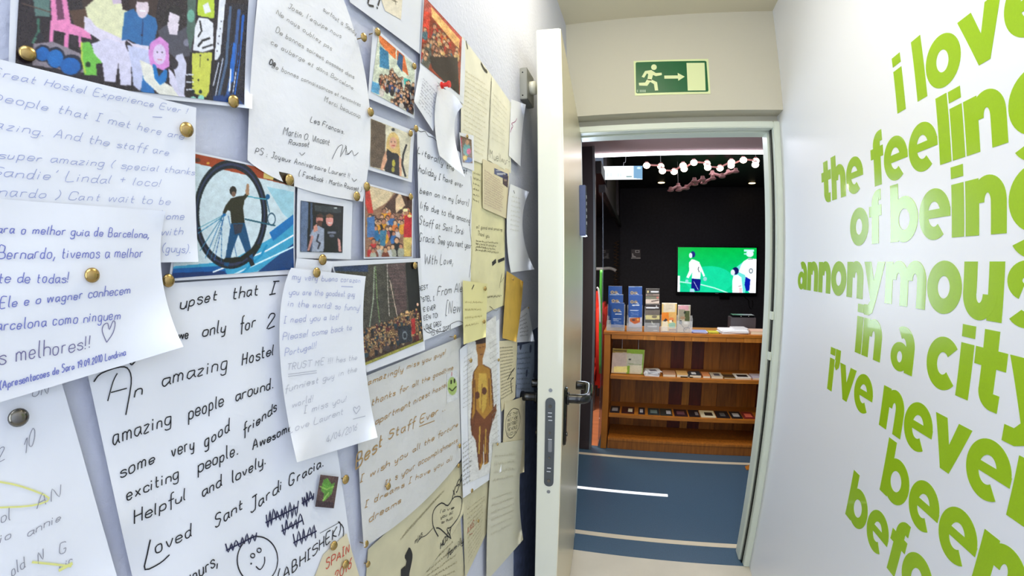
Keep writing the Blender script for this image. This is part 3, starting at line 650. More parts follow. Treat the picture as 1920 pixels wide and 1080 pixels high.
# --- photographs
s = Sheet('photo_print', 'tall red toned photo of a crowd in a bar at the top of the wall', 'photo', [(794, -8), (872, 78), (869, 196), (787, 126)], m_card, 4, group=None, mids=dict(r=(872, 130)))
hp = [(210, 160, 120), (190, 130, 100), (225, 180, 140)]
s.picture([(796, -6), (866, 70), (862, 178), (789, 118)], (150, 60, 36), [
 ('p', [(795, -5), (866, 70), (866, 90), (815, 30), (795, 30)], (196, 90, 80)), ('p', [(808, 12), (862, 74), (860, 92), (810, 32)], (250, 190, 120)), ('p', [(795, 20), (806, 24), (804, 70), (792, 80)], (220, 70, 50)),
 ('c', [(796, 55), (815, 45), (858, 90), (855, 120), (792, 100)], 46, 6, [(200, 120, 60), (120, 60, 40), (80, 110, 120), (180, 50, 40), (210, 170, 110)], hp), ('p', [(805, 105), (858, 108), (861, 178), (840, 160), (810, 128)], (48, 34, 30)),
 ('c', [(792, 78), (805, 85), (810, 120), (792, 110)], 5, 7, [(110, 130, 140), (90, 90, 80)], hp)], 1, .18, seed=4)
s = Sheet('polaroid_photo', 'instant photo of a big group under an orange and blue banner', 'photo', [(700, 49), (781, 121), (777, 222), (690, 184)], m_card, 5)
s.picture([(710, 64), (778, 122), (776, 216), (696, 172)], (214, 220, 196), [
 ('p', [(710, 64), (742, 90), (742, 112), (724, 95), (712, 80)], (226, 120, 60)), ('p', [(745, 92), (758, 104), (766, 142), (750, 128), (744, 110)], (222, 112, 56)), ('p', [(748, 98), (756, 105), (754, 135), (744, 120)], (50, 90, 130)),
 ('p', [(712, 86), (728, 98), (730, 130), (712, 126)], (60, 130, 170)), ('p', [(698, 152), (712, 158), (712, 178), (696, 172)], (90, 160, 200)), ('p', [(758, 146), (770, 150), (768, 160), (756, 158)], (50, 180, 170)),
 ('c', [(712, 142), (730, 128), (745, 136), (776, 158), (776, 205), (740, 196), (718, 178)], 70, 4.6, [(40, 36, 40), (60, 40, 36), (200, 190, 180), (40, 60, 110), (150, 70, 50)], hp)], .9, .16, seed=5)
s = Sheet('polaroid_photo', 'instant photo of a blonde woman in a black sleeveless top', 'photo', [(694, 212), (777, 246), (772, 342), (689, 318)], m_card, 5)
s.picture([(695, 222), (771, 252), (765, 335), (694, 312)], (222, 214, 186), [
 ('p', [(695, 222), (723, 234), (722, 318), (694, 312)], (98, 82, 66)), ('e', 737, 268, 12, 20, (222, 190, 120)), ('p', [(725, 265), (748, 260), (751, 292), (746, 300), (724, 292)], (214, 180, 112)), ('e', 737, 268, 7, 11, (226, 172, 140)), ('p', [(726, 279), (735, 286), (745, 288), (752, 298), (752, 332), (722, 322), (722, 300)], (38, 36, 40)),
 ('p', [(724, 282), (726, 300), (718, 320), (713, 318), (718, 296)], (220, 165, 130)), ('p', [(748, 292), (753, 298), (753, 332), (749, 332)], (220, 165, 130)), ('e', 738, 306, 3, 7, (190, 180, 60)), ('e', 737, 318, 3, 5, (170, 160, 60)), ('l', [(735, 273), (740, 273)], 1.6, (190, 60, 60)), ('e', 734, 266, 1, 1, (50, 40, 40)), ('e', 740, 266, 1, 1, (50, 40, 40)), ('e', 737, 243, 3, 3, (60, 60, 60)),
 ('l', [(762, 272), (756, 290), (754, 308), (760, 330)], 3.4, (20, 22, 30))], .9, .1, seed=6)
s = Sheet('photo_print', 'colourful group photo of many guests indoors with a red banner on the left', 'photo', [(683, 342), (775, 368), (774, 484), (682, 485)], m_card, 4)
s.picture([(685, 346), (773, 371), (772, 481), (685, 482)], (150, 110, 84), [
 ('p', [(685, 346), (773, 371), (773, 395), (740, 360), (725, 380), (700, 395), (690, 370)], (222, 200, 160)), ('p', [(722, 385), (745, 360), (773, 372), (773, 400), (722, 400)], (84, 56, 44)), ('p', [(685, 350), (693, 356), (700, 400), (690, 400), (685, 380)], (206, 60, 44)), ('p', [(742, 372), (750, 360), (760, 385), (742, 400)], (235, 200, 160)),
 ('c', [(690, 392), (765, 392), (770, 440), (690, 440)], 42, 6.5, [(60, 110, 170), (230, 160, 40), (30, 26, 30), (200, 190, 190), (180, 90, 100), (30, 110, 160), (220, 120, 50)], hp), ('p', [(758, 405), (772, 400), (772, 445), (757, 445)], (196, 36, 44)), ('p', [(756, 445), (772, 445), (770, 481), (758, 481)], (216, 190, 110)),
 ('p', [(688, 408), (702, 405), (703, 445), (688, 445)], (74, 116, 170)), ('c', [(690, 448), (755, 448), (752, 470), (690, 470)], 14, 7, [(190, 190, 190), (30, 30, 34), (190, 40, 40), (170, 170, 150), (120, 60, 40)], hp), ('e', 768, 405, 4, 3, (255, 230, 150)), ('e', 760, 394, 5, 3, (255, 235, 170)), ('e', 752, 390, 3, 2, (255, 235, 170)),
 ('p', [(712, 432), (725, 432), (722, 462), (712, 460)], (60, 120, 150))], .9, .12, seed=7)
s = Sheet('polaroid_photo', 'instant photo of two men in grey and black shirts', 'photo', [(558, 350), (661, 379), (658, 486), (556, 484)], m_card, 4)
s.picture([(564, 376), (644, 387), (642, 474), (563, 472)], (32, 28, 34), [
 ('p', [(564, 376), (578, 379), (576, 472), (563, 472)], (96, 112, 142)), ('r', 582, 380, 586, 472, (70, 84, 110)), ('p', [(590, 384), (640, 390), (640, 400), (590, 396)], (58, 62, 66)), ('e', 599, 412, 6.5, 10, (196, 128, 118)), ('p', [(593, 404), (600, 400), (606, 404), (605, 408), (594, 408)], (70, 46, 40)), ('p', [(594, 414), (605, 414), (603, 424), (596, 424)], (84, 52, 46)),
 ('e', 618, 413, 7, 11, (222, 150, 140)), ('p', [(611, 404), (618, 400), (625, 404), (624, 409), (612, 408)], (120, 80, 60)), ('p', [(588, 428), (597, 423), (610, 430), (611, 445), (606, 472), (585, 472), (586, 445), (580, 442)], (160, 168, 186)), ('p', [(584, 440), (588, 444), (580, 470), (576, 470)], (200, 140, 130)), ('p', [(608, 428), (618, 425), (634, 430), (638, 450), (634, 472), (607, 472)], (26, 26, 32)), ('p', [(633, 446), (638, 450), (640, 472), (635, 472)], (210, 150, 140)),
 ('l', [(597, 440), (594, 452), (600, 456), (596, 466)], 3, (50, 50, 60)), ('p', [(588, 424), (594, 420), (596, 432), (588, 436)], (214, 150, 130)), ('r', 614, 434, 630, 438, (120, 124, 140)), ('e', 622, 442, 5, 3, (90, 94, 110)), ('l', [(616, 418), (622, 418)], 1.6, (240, 230, 230)), ('r', 626, 389, 632, 391, (200, 210, 210))], .9, .08, seed=8)
s = Sheet('photo_print', 'photo of a man in jeans standing against a giant bicycle wheel', 'photo', [(362, 284), (554, 325), (553, 514), (316, 527)], m_card, 4)
W1 = (206, 222, 228); NV = (22, 28, 44); BL_ = (16, 96, 160); CY = (90, 180, 206)
s.picture([(366, 288), (552, 328), (551, 505), (322, 522)], W1, [
 ('p', [(366, 288), (552, 328), (552, 350), (500, 337), (366, 306)], (160, 64, 36)), ('p', [(495, 316), (516, 320), (514, 338), (494, 334)], (216, 190, 110)), ('p', [(516, 320), (552, 328), (552, 350), (512, 338)], (62, 46, 34)), ('e', 390, 306, 3, 2, (220, 160, 60)), ('e', 370, 300, 6, 4, (90, 50, 40)),
 ('p', [(500, 350), (552, 360), (551, 420), (530, 400)], (160, 206, 220)), ('p', [(320, 500), (430, 490), (520, 440), (552, 420), (552, 470), (480, 510), (322, 524)], (60, 160, 200)), ('p', [(480, 512), (552, 455), (552, 512)], (18, 62, 120)), ('p', [(505, 436), (550, 402), (551, 420), (512, 452)], (20, 110, 180)), ('p', [(322, 504), (420, 498), (425, 514), (322, 524)], (10, 88, 160)), ('p', [(322, 512), (420, 508), (430, 518), (322, 524)], (20, 50, 110)),
 ('l', [(400, 510), (500, 470), (552, 440)], 3, (235, 245, 250)), ('l', [(440, 514), (552, 462)], 3, (210, 240, 250)), ('l', [(455, 512), (490, 478), (500, 460)], 4, (20, 140, 190)),
 ('o', 432, 402, 64, 94, 11, NV), ('o', 432, 402, 64, 94, 3, (44, 50, 84)), ('l', [(424, 402), (372, 437)], 1.6, (60, 140, 180)), ('l', [(418, 404), (375, 470)], 1.6, (70, 130, 160)), ('l', [(418, 404), (385, 484)], 1.4, (50, 120, 170)), ('l', [(420, 406), (402, 488)], 1.4, (50, 100, 160)), ('l', [(418, 404), (372, 428)], 1.4, (90, 160, 180)), ('l', [(420, 406), (395, 486)], 1.2, (70, 120, 150)), ('l', [(416, 404), (415, 490)], 1.2, (50, 110, 160)),
 ('l', [(428, 405), (445, 488)], 1.4, (60, 110, 160)), ('l', [(462, 368), (500, 374)], 2.2, (70, 160, 180)), ('l', [(500, 374), (505, 398)], 2, (50, 100, 130)), ('o', 509, 411, 7, 11, 2, (60, 90, 110)), ('l', [(460, 411), (515, 423)], 3, (40, 90, 110)), ('e', 502, 369, 4, 5, (20, 90, 140)),
 ('p', [(433, 372), (447, 368), (456, 367), (462, 362), (466, 366), (458, 376), (456, 392), (459, 418), (434, 420), (432, 396), (427, 394), (421, 404), (417, 400), (423, 385)], (46, 42, 34)), ('e', 437, 358, 6.5, 9, (46, 40, 40)), ('p', [(460, 360), (463, 344), (467, 345), (467, 365), (462, 366)], (170, 130, 100)), ('e', 438, 364, 4, 5, (120, 90, 76)),
 ('p', [(433, 419), (459, 418), (466, 446), (476, 488), (472, 498), (462, 478), (447, 440), (436, 470), (428, 500), (420, 498), (428, 450)], (24, 76, 120)), ('p', [(437, 420), (456, 420), (452, 436), (440, 440)], (50, 52, 70)), ('p', [(462, 476), (474, 488), (478, 496), (470, 500)], (20, 24, 40)), ('l', [(424, 488), (452, 486), (484, 462)], 9, (26, 26, 30)), ('e', 420, 403, 3, 3, (30, 100, 160))], .9, .05, seed=9)
s = Sheet('photo_print', 'night photo of a huge crowd on a lawn below a tall tower', 'photo', [(619, 490), (789, 484), (797, 656), (688, 698)], m_card, 5, mids=dict(l=(655, 595)), curl=[(797, 656, .02, .002)])
s.picture([(626, 500), (783, 491), (794, 640), (683, 686)], (70, 66, 56), [
 ('p', [(722, 496), (760, 492), (763, 580), (745, 592), (738, 540)], (86, 68, 66)), ('p', [(760, 492), (783, 491), (792, 600), (768, 600)], (24, 22, 20)), ('l', [(702, 500), (700, 560), (693, 612)], 1.6, (176, 190, 160)), ('l', [(704, 500), (707, 560), (712, 604)], 1.4, (120, 150, 90)), ('l', [(726, 495), (727, 540), (730, 592)], 1.2, (200, 190, 176)), ('l', [(731, 525), (738, 560), (745, 594)], 1.5, (214, 190, 170)),
 *[('l', [(728+i % 3, 497+7*i), (758, 496+7*i)], .8, (120, 92, 90)) for i in range(12)], ('p', [(626, 500), (690, 497), (690, 510), (626, 508)], (40, 56, 90)),
 ('p', [(683, 676), (792, 632), (794, 642), (684, 688)], (150, 146, 66)), ('p', [(682, 622), (740, 600), (783, 588), (792, 636), (684, 680)], (62, 44, 34)),
 ('c', [(681, 618), (712, 605), (784, 575), (792, 622), (736, 645), (684, 662)], 230, 3.2, [(70, 60, 60), (120, 90, 60), (40, 60, 70), (90, 40, 40), (30, 30, 34), (140, 120, 90)], [(206, 170, 110), (180, 140, 90), (150, 110, 80)]), ('p', [(746, 612), (770, 610), (772, 640), (748, 645)], (40, 44, 52)), ('e', 759, 629, 5, 8, (110, 118, 124)), ('e', 759, 629, 3, 5, (40, 44, 52)), ('p', [(771, 598), (778, 596), (779, 625), (772, 628)], (170, 40, 40)), ('e', 783, 571, 2, 3, (240, 190, 160)), ('e', 763, 585, 3, 3, (250, 200, 140))], .9, .16, seed=10)
s = Sheet('photo_print', 'large glossy doodled photo of young people sitting with a pink chair', 'photo', [(22, -60), (482, -22), (473, 204), (16, 160)], m_card, 2, mids=dict(r=(475, 95)), curl=[(473, 204, .035, .012)], res=(34, 60))
SK = (222, 214, 232)
s.picture([(38, -40), (466, 0), (458, 196), (28, 146)], (38, 30, 36), [
 ('p', [(60, -20), (95, -20), (93, 32), (66, 30)], (92, 122, 116)), ('l', [(72, 36), (72, 60), (62, 80)], 5, (60, 110, 90)), ('l', [(40, 6), (150, 40)], 2, (90, 70, 60)), ('p', [(150, -20), (300, -20), (290, 40), (160, 40)], (56, 40, 36)), ('p', [(130, 20), (170, 15), (165, 60), (140, 50)], (84, 60, 48)),
 ('p', [(94, -10), (124, -10), (133, 44), (168, 58), (172, 74), (132, 64), (98, 56)], (236, 140, 190)), ('p', [(104, -5), (116, 0), (121, 36), (108, 38)], (110, 60, 90)), ('l', [(99, 40), (95, 86)], 8, (236, 140, 190)), ('l', [(127, 50), (124, 90)], 8, (230, 130, 184)), ('l', [(150, 62), (150, 86)], 5, (226, 130, 184)), ('p', [(132, 66), (146, 70), (142, 90), (132, 82)], (50, 40, 50)),
 ('e', 75, 70, 7, 8, (34, 34, 44)), ('p', [(62, 82), (100, 78), (150, 100), (180, 140), (60, 122)], (140, 130, 140)), ('e', 80, 100, 16, 16, (24, 30, 50)), ('e', 104, 108, 18, 20, (24, 30, 50)), ('e', 134, 122, 22, 20, (24, 30, 50)), ('e', 80, 101, 13, 13, (14, 100, 180)), ('e', 104, 110, 15, 17, (20, 110, 190)), ('e', 132, 124, 19, 16, (16, 100, 180)),
 ('p', [(153, 80), (168, 78), (178, 100), (192, 110), (192, 118), (180, 120), (182, 142), (158, 140), (153, 110)], (112, 192, 74)), ('e', 165, 121, 5, 5, (30, 60, 30)), ('l', [(153, 80), (153, 110), (160, 136)], 3, (190, 210, 70)),
 ('p', [(160, 14), (178, -2), (230, -4), (240, 20), (232, 72), (208, 72), (190, 60), (166, 40)], (226, 226, 186)), ('p', [(158, 30), (170, 36), (180, 50), (236, 76), (232, 90), (200, 84), (158, 56)], SK), ('p', [(172, 82), (200, 72), (234, 82), (246, 110), (246, 160), (226, 160), (222, 118), (216, 155), (196, 152), (192, 118), (176, 100)], (214, 210, 232)), ('p', [(208, -8), (232, -8), (230, 6), (212, 8)], (210, 190, 210)), ('p', [(226, -8), (240, -8), (244, 22), (230, 18)], (40, 24, 28)),
 ('p', [(233, 24), (250, 16), (262, 30), (276, 26), (292, 34), (296, 50), (288, 84), (268, 88), (240, 74), (228, 76)], (36, 104, 164)), ('e', 267, 14, 12, 20, (226, 208, 216)), ('p', [(256, -8), (282, -8), (279, 4), (258, 4)], (70, 50, 46)), ('l', [(262, 20), (272, 21)], 2, (250, 250, 250)), ('l', [(268, 36), (266, 84)], 2, (20, 60, 110)), ('e', 266, 66, 2, 2, (20, 30, 60)), ('p', [(236, 74), (250, 82), (280, 86), (278, 96), (254, 92)], SK),
 ('p', [(238, 84), (280, 94), (290, 110), (272, 150), (262, 170), (250, 160), (246, 120)], (196, 200, 230)), ('p', [(268, 140), (284, 150), (290, 176), (264, 172)], (36, 110, 180)),
 ('p', [(296, 58), (312, 46), (334, 60), (352, 48), (360, 62), (360, 104), (330, 110), (306, 90)], (74, 74, 86)), ('e', 326, 32, 11, 15, (226, 214, 226)), ('p', [(312, 40), (336, 44), (332, 66), (318, 64)], (226, 214, 226)), ('p', [(313, 18), (326, 10), (340, 16), (342, 40), (336, 30), (318, 22), (314, 46), (306, 50)], (30, 26, 30)), ('e', 350, 80, 6, 7, (120, 120, 140)),
 ('p', [(282, 80), (300, 68), (316, 82), (318, 124), (306, 132), (282, 122), (278, 100)], (214, 140, 210)), ('e', 299, 102, 12, 19, (220, 200, 232)), ('p', [(262, 112), (284, 122), (300, 150), (340, 172), (352, 188), (300, 178), (270, 150)], (232, 230, 218)), ('p', [(286, 120), (292, 122), (298, 144), (308, 130), (314, 132), (312, 152), (300, 160), (290, 148)], (16, 116, 190)), ('p', [(316, 128), (324, 136), (350, 186), (336, 182), (318, 156)], (214, 210, 232)), ('e', 295, 98, 1.5, 1.5, (60, 50, 70)), ('e', 304, 98, 1.5, 1.5, (60, 50, 70)), ('l', [(296, 112), (303, 112)], 1.5, (200, 90, 110)), ('p', [(330, 104), (342, 100), (350, 120), (345, 180), (334, 168), (326, 130)], (206, 206, 228)), ('e', 326, 120, 8, 10, (40, 36, 46)),
 ('p', [(352, -10), (368, -10), (366, 60), (356, 96), (350, 60)], (74, 100, 90)), ('e', 358, 30, 7, 12, (110, 170, 150)),
 ('p', [(366, 50), (372, 34), (384, 30), (400, 44), (400, 92), (380, 98), (362, 94)], (232, 234, 240)), ('l', [(375, 40), (378, 58), (372, 68)], 3, (20, 20, 24)), ('l', [(372, 86), (380, 76), (392, 72)], 4, (20, 20, 24)), ('l', [(380, 90), (398, 84)], 3, (20, 20, 24)), ('p', [(370, -10), (402, -10), (402, 34), (384, 34), (370, 28)], (190, 214, 60)), ('p', [(380, 10), (390, 4), (396, 22), (384, 26)], (232, 234, 240)), ('l', [(370, 0), (368, 30), (400, 36)], 2.5, (20, 20, 24)),
 ('p', [(360, 100), (398, 98), (392, 172), (386, 182), (360, 174)], (204, 208, 84)), ('e', 376, 104, 1.5, 2, (20, 20, 24)), ('l', [(375, 108), (375, 126)], 1, (60, 60, 40)), ('e', 390, 112, 1.8, 2, (20, 20, 24)), ('e', 372, 150, 1.5, 2, (20, 20, 24)), ('l', [(358, 100), (354, 140), (358, 176)], 4, (20, 20, 24)), ('l', [(400, 98), (394, 170)], 3, (20, 20, 24)), *[('l', [(350, 140+7*i), (362, 140+7*i)], 2.4, (20, 20, 24) if i % 2 else (220, 226, 240)) for i in range(5)], ('e', 362, 186, 6, 5, (150, 220, 200)), ('e', 377, 184, 6, 6, (150, 220, 200)), ('e', 362, 172, 3, 4, (20, 40, 40)), ('e', 376, 172, 3, 4, (20, 40, 40)),
 ('p', [(412, -10), (424, -10), (412, 112), (402, 112)], (232, 236, 244)), *[('e', 415-i*2, 40+14*i, 1.2, 1.5, (40, 40, 60)) for i in range(5)], ('p', [(424, 4), (466, 10), (458, 196), (394, 190), (404, 120), (414, 100)], (30, 30, 44)),
 ('l', [(432, 14), (424, 120), (410, 180)], 5, (70, 96, 130)), ('l', [(448, 20), (440, 110), (424, 192)], 6, (50, 90, 150)), ('l', [(456, 30), (446, 130), (436, 196)], 5, (22, 96, 190)), ('l', [(438, 84), (434, 150)], 8, (16, 104, 200)), ('l', [(433, 130), (430, 170)], 3, (226, 234, 246)), ('l', [(443, 136), (438, 172)], 3, (226, 234, 246)), ('l', [(418, 110), (404, 180)], 2, (190, 200, 220)), ('l', [(410, 118), (400, 160)], 2, (210, 216, 230)), ('p', [(400, 180), (440, 176), (456, 196), (430, 206), (400, 196)], (24, 60, 120)), ('l', [(442, 20), (434, 100), (420, 180)], 2, (14, 16, 28)), ('l', [(452, 26), (448, 110), (436, 190)], 2, (14, 16, 28))], 1.3, .05, seed=11)
# --- large letters on the left
s = Sheet('note_sheet', 'white sheet of black lettering with a beige tag at the very top of the wall', 'note', [(648, -60), (795, -30), (788, 102), (656, 4)], m_card, 3)
k = Ink(s); k.text('L!', (690, 6), (712, 18), 16, 4, seed=2); k.build(BLK)
s.picture([(712, -10), (755, -10), (752, 37), (722, 20)], (222, 212, 190), [('l', [(735, 0), (745, 4)], 1.5, (90, 80, 60)), ('l', [(740, -4), (742, 8)], 1.2, (90, 80, 60))], 1.2, name='beige_tag', m=vmat('matte_print', .7))
s = Sheet('note_sheet', 'tall white letter in french signed by two friends, wrinkled at the right edge', 'note', [(488, -50), (640, -12), (680, 378), (464, 300)], m_crump, 5, mids=dict(r=(692, 190), t=(570, -40), b=(560, 352)), wave=.0009, res=(40, 30))
k = Ink(s)
for tx, a, b in (("Jose, l'equipe nous", (540, 14), (640, 72)), ('Ne nous oubliez pas', (518, 26), (622, 95)), ('De bonnes soirees passees dans', (517, 60), (664, 148)), ('ce auberge et dans Barcelone.', (508, 82), (665, 170)), ('De bonnes connaissances et rencontres', (510, 126), (676, 200)), ('Merci beaucoup', (608, 190), (676, 222))): k.text(tx, a, b, 5.5, .9, jit=.4)
k.text('surtout a Sandy', (606, 20), (668, 66), 5.5, .9, jit=.4)
k.build((120, 118, 112)); k = Ink(s)
for tx, a, b, h in (('Les Francais.', (582, 228), (646, 252), 6), ('Martin O. Vincent', (531, 252), (618, 272), 8), ('Rousset', (541, 270), (580, 276), 6), ('PS : Joyeux Anniversaire Laurent !!', (478, 288), (656, 334), 6.5), ('( Facebook : Martin Rousset )', (560, 330), (678, 360), 5.5)): k.text(tx, a, b, h, 1.1, jit=.4)
k.text('De', (505, 120), (517, 125), 6, 2.2)
for p in ([(623, 298), (634, 276), (643, 273), (638, 294), (650, 274), (648, 290), (658, 285)], [(648, 272), (652, 290), (660, 282), (664, 292), (672, 286)], [(562, 286), (566, 291), (572, 286)], [(660, 334), (664, 340), (669, 336)]): k.px(p, 1.1)
k.build((70, 70, 76))
s = Sheet('note_sheet', 'big white letter in black marker about an amazing hostel with a smiley', 'note', [(120, 545), (565, 515), (668, 1110), (262, 1140)], m_paper, 3, mids=dict(l=(186, 800), r=(625, 800)), wave=.0011, res=(46, 40), curl=[(200, 1000, .05, .004)])
k = Ink(s)
for tx, a, b, h in (('upset', (338, 579), (408, 562), 13), ('that', (436, 561), (485, 552), 13), ('I', (505, 552), (522, 549), 13), ('we', (335, 636), (354, 634), 10), ('only', (380, 632), (425, 620), 13), ('for', (450, 622), (480, 612), 13), ('2', (500, 616), (514, 612), 13), ('n', (252, 744), (270, 738), 13), ('amazing', (304, 724), (428, 690), 15), ('Hostel', (454, 686), (514, 664), 12),
 ('amazing', (212, 834), (322, 794), 16), ('people', (354, 786), (420, 760), 14), ('around.', (442, 752), (514, 726), 12), ('some', (226, 896), (292, 866), 14), ('very', (322, 858), (366, 840), 13), ('good', (384, 838), (432, 806), 13), ('friends', (456, 818), (520, 768), 11), ('exciting', (238, 938), (336, 896), 14), ('people.', (372, 886), (448, 850), 14), ('Awesome', (474, 844), (548, 806), 9),
 ('Helpful', (252, 982), (350, 936), 13), ('and', (380, 932), (416, 910), 12), ('lovely.', (436, 905), (500, 868), 12), ('Sant', (404, 990), (456, 952), 12), ('Jardi', (470, 962), (530, 916), 13), ('Gracia.', (542, 912), (608, 872), 11), ('oved', (292, 1038), (362, 1004), 15), ('yours,', (350, 1096), (410, 1058), 15), ('(ABHISHEK)', (522, 1096), (640, 998), 12)): k.text(tx, a, b, h, 2.4, jit=.28, slant=.2)
k.px([(202, 752), (212, 716), (220, 700)], 2.2); k.px([(176, 716), (190, 700), (226, 688), (242, 694), (246, 720), (236, 778)], 2.6); k.px([(208, 736), (238, 728)], 2.2); k.px([(243, 678), (247, 684), (256, 674)], 3)
k.px([(282, 1012), (276, 1040), (272, 1068), (300, 1056), (318, 1040)], 2.8)
k.px([(483+38*math.cos(t), 1050+44*math.sin(t)) for t in [2*PI*i/20 for i in range(21)]], 2.2)
k.px([(474+4*math.cos(t), 1042+4*math.sin(t)) for t in [PI*i/4 for i in range(9)]], 2); k.px([(486+4*math.cos(t), 1032+4*math.sin(t)) for t in [PI*i/4 for i in range(9)]], 2); k.px([(480, 1062), (488, 1068), (496, 1056), (496, 1044)], 2.2); k.px([(470, 1056), (472, 1058)], 3, 1); k.px([(634, 978), (644, 990), (642, 1014), (632, 1034)], 2); k.px([(600, 1000), (636, 980)], 1, 1)
k.build(BLK)
k = Ink(s); rg = random.Random(3)
for x, y, n, wd, h in ((424, 1028, 12, 58, 12), (498, 976, 16, 60, 16), (566, 940, 8, 22, 14), (528, 992, 9, 40, 14), (550, 1014, 9, 44, 18)):
    k.px([(x+wd*i/n+rg.uniform(-2, 2), y-wd*.42*i/n+(h if i % 2 else -h)*rg.uniform(.4, 1)) for i in range(n+1)], 2.6)
    k.px([(x, y+4), (x+wd, y-wd*.42)], 3, 1)
k.build(NAVY, 'scribbled_words')
s2 = Sheet('photo_sticker', 'small dark photo sticker with a green bird shape on the hostel letter', 'sticker', [(600, 889), (636, 893), (627, 954), (590, 951)], m_card, 5)
s2.picture([(601, 890), (635, 894), (626, 953), (591, 950)], (88, 66, 62), [('p', [(606, 900), (614, 896), (622, 908), (628, 904), (622, 926), (612, 936), (604, 942), (608, 926), (602, 920)], (96, 150, 60)), ('l', [(600, 912), (612, 918), (626, 912)], 2, (150, 190, 90)), ('l', [(606, 938), (616, 924)], 2, (160, 200, 100)), ('p', [(592, 938), (625, 942), (625, 953), (591, 951)], (60, 44, 48))], .9, .12)
s = Sheet('note_sheet', 'pale sheet with red capitals at the bottom edge of the picture', 'note', [(606, 1040), (650, 1000), (680, 1100), (560, 1160)], m_beige, 4)
k = Ink(s); k.text('SPAIN', (612, 1068), (656, 1034), 9, 1.8); k.text('2016', (628, 1092), (660, 1062), 9, 1.8); k.build((206, 70, 50))
s = Sheet('note_sheet', 'faded white letter with yellow highlighter lines at the lower left corner', 'note', [(-160, 760), (112, 706), (228, 1110), (-120, 1200)], m_paper, 3, mids=dict(r=(168, 900)), wave=.0008, res=(40, 30), curl=[(228, 1110, .05, .004)])
k = Ink(s)
for tx, a, b, h in (('ON', (60, 745), (90, 738), 7), ('2', (-4, 866), (10, 860), 13), ('10', (44, 856), (68, 828), 14), ('AN', (70, 955), (114, 930), 12), ('ol', (2, 980), (22, 974), 13), ('annie', (52, 1006), (116, 975), 9), ('io', (0, 1018), (24, 1008), 10), ('G', (112, 1040), (128, 1034), 12), ('old', (22, 1080), (48, 1064), 12), ('N', (72, 1056), (84, 1046), 11), ('oic', (112, 1070), (138, 1056), 9)): k.text(tx, a, b, h, 1.3)
k.build((140, 140, 152)); k = Ink(s); k.px([(-10, 902), (40, 912), (92, 934), (60, 948), (-10, 952)], 3.5); k.px([(60, 1054), (100, 1058), (134, 1062)], 4); k.px([(110, 1070), (136, 1056)], 6, 1); k.build((226, 226, 140), 'yellow_highlight')
s = Sheet('note_sheet', 'pale letter in faded blue pen about the hostel experience', 'note', [(-90, 88), (368, 202), (372, 491), (-90, 500)], m_paper, 7, wave=.0008, res=(34, 40), curl=[(372, 491, .02, .002)])
k = Ink(s)
for tx, a, b, h in (('Great Hostel Experience Ever !', (-20, 140), (352, 214), 9), ('people that I met here are', (-12, 186), (345, 262), 10), ('amazing. And the staff are', (-60, 232), (318, 292), 10), ('super amazing ( special thanks', (-4, 296), (366, 328), 9), ("Sandie' Lindal + loco!", (-20, 330), (302, 350), 11), ('Bernardo ) Cant wait to be', (-70, 364), (320, 384), 11), ('home', (300, 410), (346, 412), 8), ('with', (302, 442), (344, 440), 8), ('(guys).', (304, 472), (358, 474), 9)): k.text(tx, a, b, h, 1.3, jit=.3)
k.px([(286, 219), (304, 220)], 1.2, 1); k.build(PBLUE)
s = Sheet('note_sheet', 'white note in blue pen in portuguese with a drawn heart and lifted corner', 'note', [(-70, 368), (311, 396), (344, 650), (-70, 775)], m_paper, 9, mids=dict(r=(304, 520), b=(220, 688)), wave=.0008, res=(34, 40), curl=[(344, 650, .05, .014), (311, 396, .02, .003)])
k = Ink(s)
for tx, a, b, h in (('Para o melhor guia de Barcelona,', (-22, 436), (280, 446), 10), ('Bernardo, tivemos a melhor', (-4, 486), (268, 482), 12), ('noite de todas!', (-40, 530), (130, 530), 12), ('Ele e o wagner conhecem', (0, 578), (244, 550), 11), ('Barcelona como ninguem', (-24, 622), (226, 598), 12), ('(Apresentacoes de Sara 19.09.2010 Londrina', (0, 730), (236, 666), 8)): k.text(tx, a, b, h, 1.9, jit=.3, slant=.22)
k.build(BLUE); k = Ink(s); k.text('os melhores!!', (-22, 688), (172, 652), 17, 2.0, jit=.3, slant=.16); k.px([(200, 642), (192, 622), (194, 610), (202, 606), (205, 618), (212, 602), (216, 606), (212, 624), (200, 642)], 1.6); k.build((112, 108, 150), 'pencil_writing')
s = Sheet('note_sheet', 'overlapping white note in pale grey pen hanging in front of the hostel letter', 'note', [(546, 502), (686, 518), (708, 820), (557, 867)], m_paper, 9, mids=dict(l=(524, 640), r=(683, 660)), wave=.0006, res=(40, 30), curl=[(557, 867, .05, .012), (708, 820, .04, .012)])
k = Ink(s)
for tx, a, b in (('my very bueno corazon', (548, 524), (676, 530)), ('you are the goodest guy', (542, 552), (666, 556)), ('in the world! so funny!', (540, 574), (676, 582)), ('I need you a lot!', (532, 606), (636, 598)), ('Please! come back to', (530, 638), (660, 618)), ('Portugal!!', (534, 668), (594, 652))): k.text(tx, a, b, 7, 1.1, jit=.3)
k.px([(640, 537), (662, 538)], 1.2, 1); k.build((160, 166, 208)); k = Ink(s)
for tx, a, b in (('TRUST ME !!! hes the', (538, 694), (670, 674)), ('funniest guy in the', (534, 736), (670, 696)), ('world!', (548, 764), (588, 752)), ('I miss you!', (570, 776), (650, 752)), ('Love Laurent', (542, 812), (644, 776)), ('4/04/2016', (612, 830), (670, 806))): k.text(tx, a, b, 7, 1.0, jit=.3)
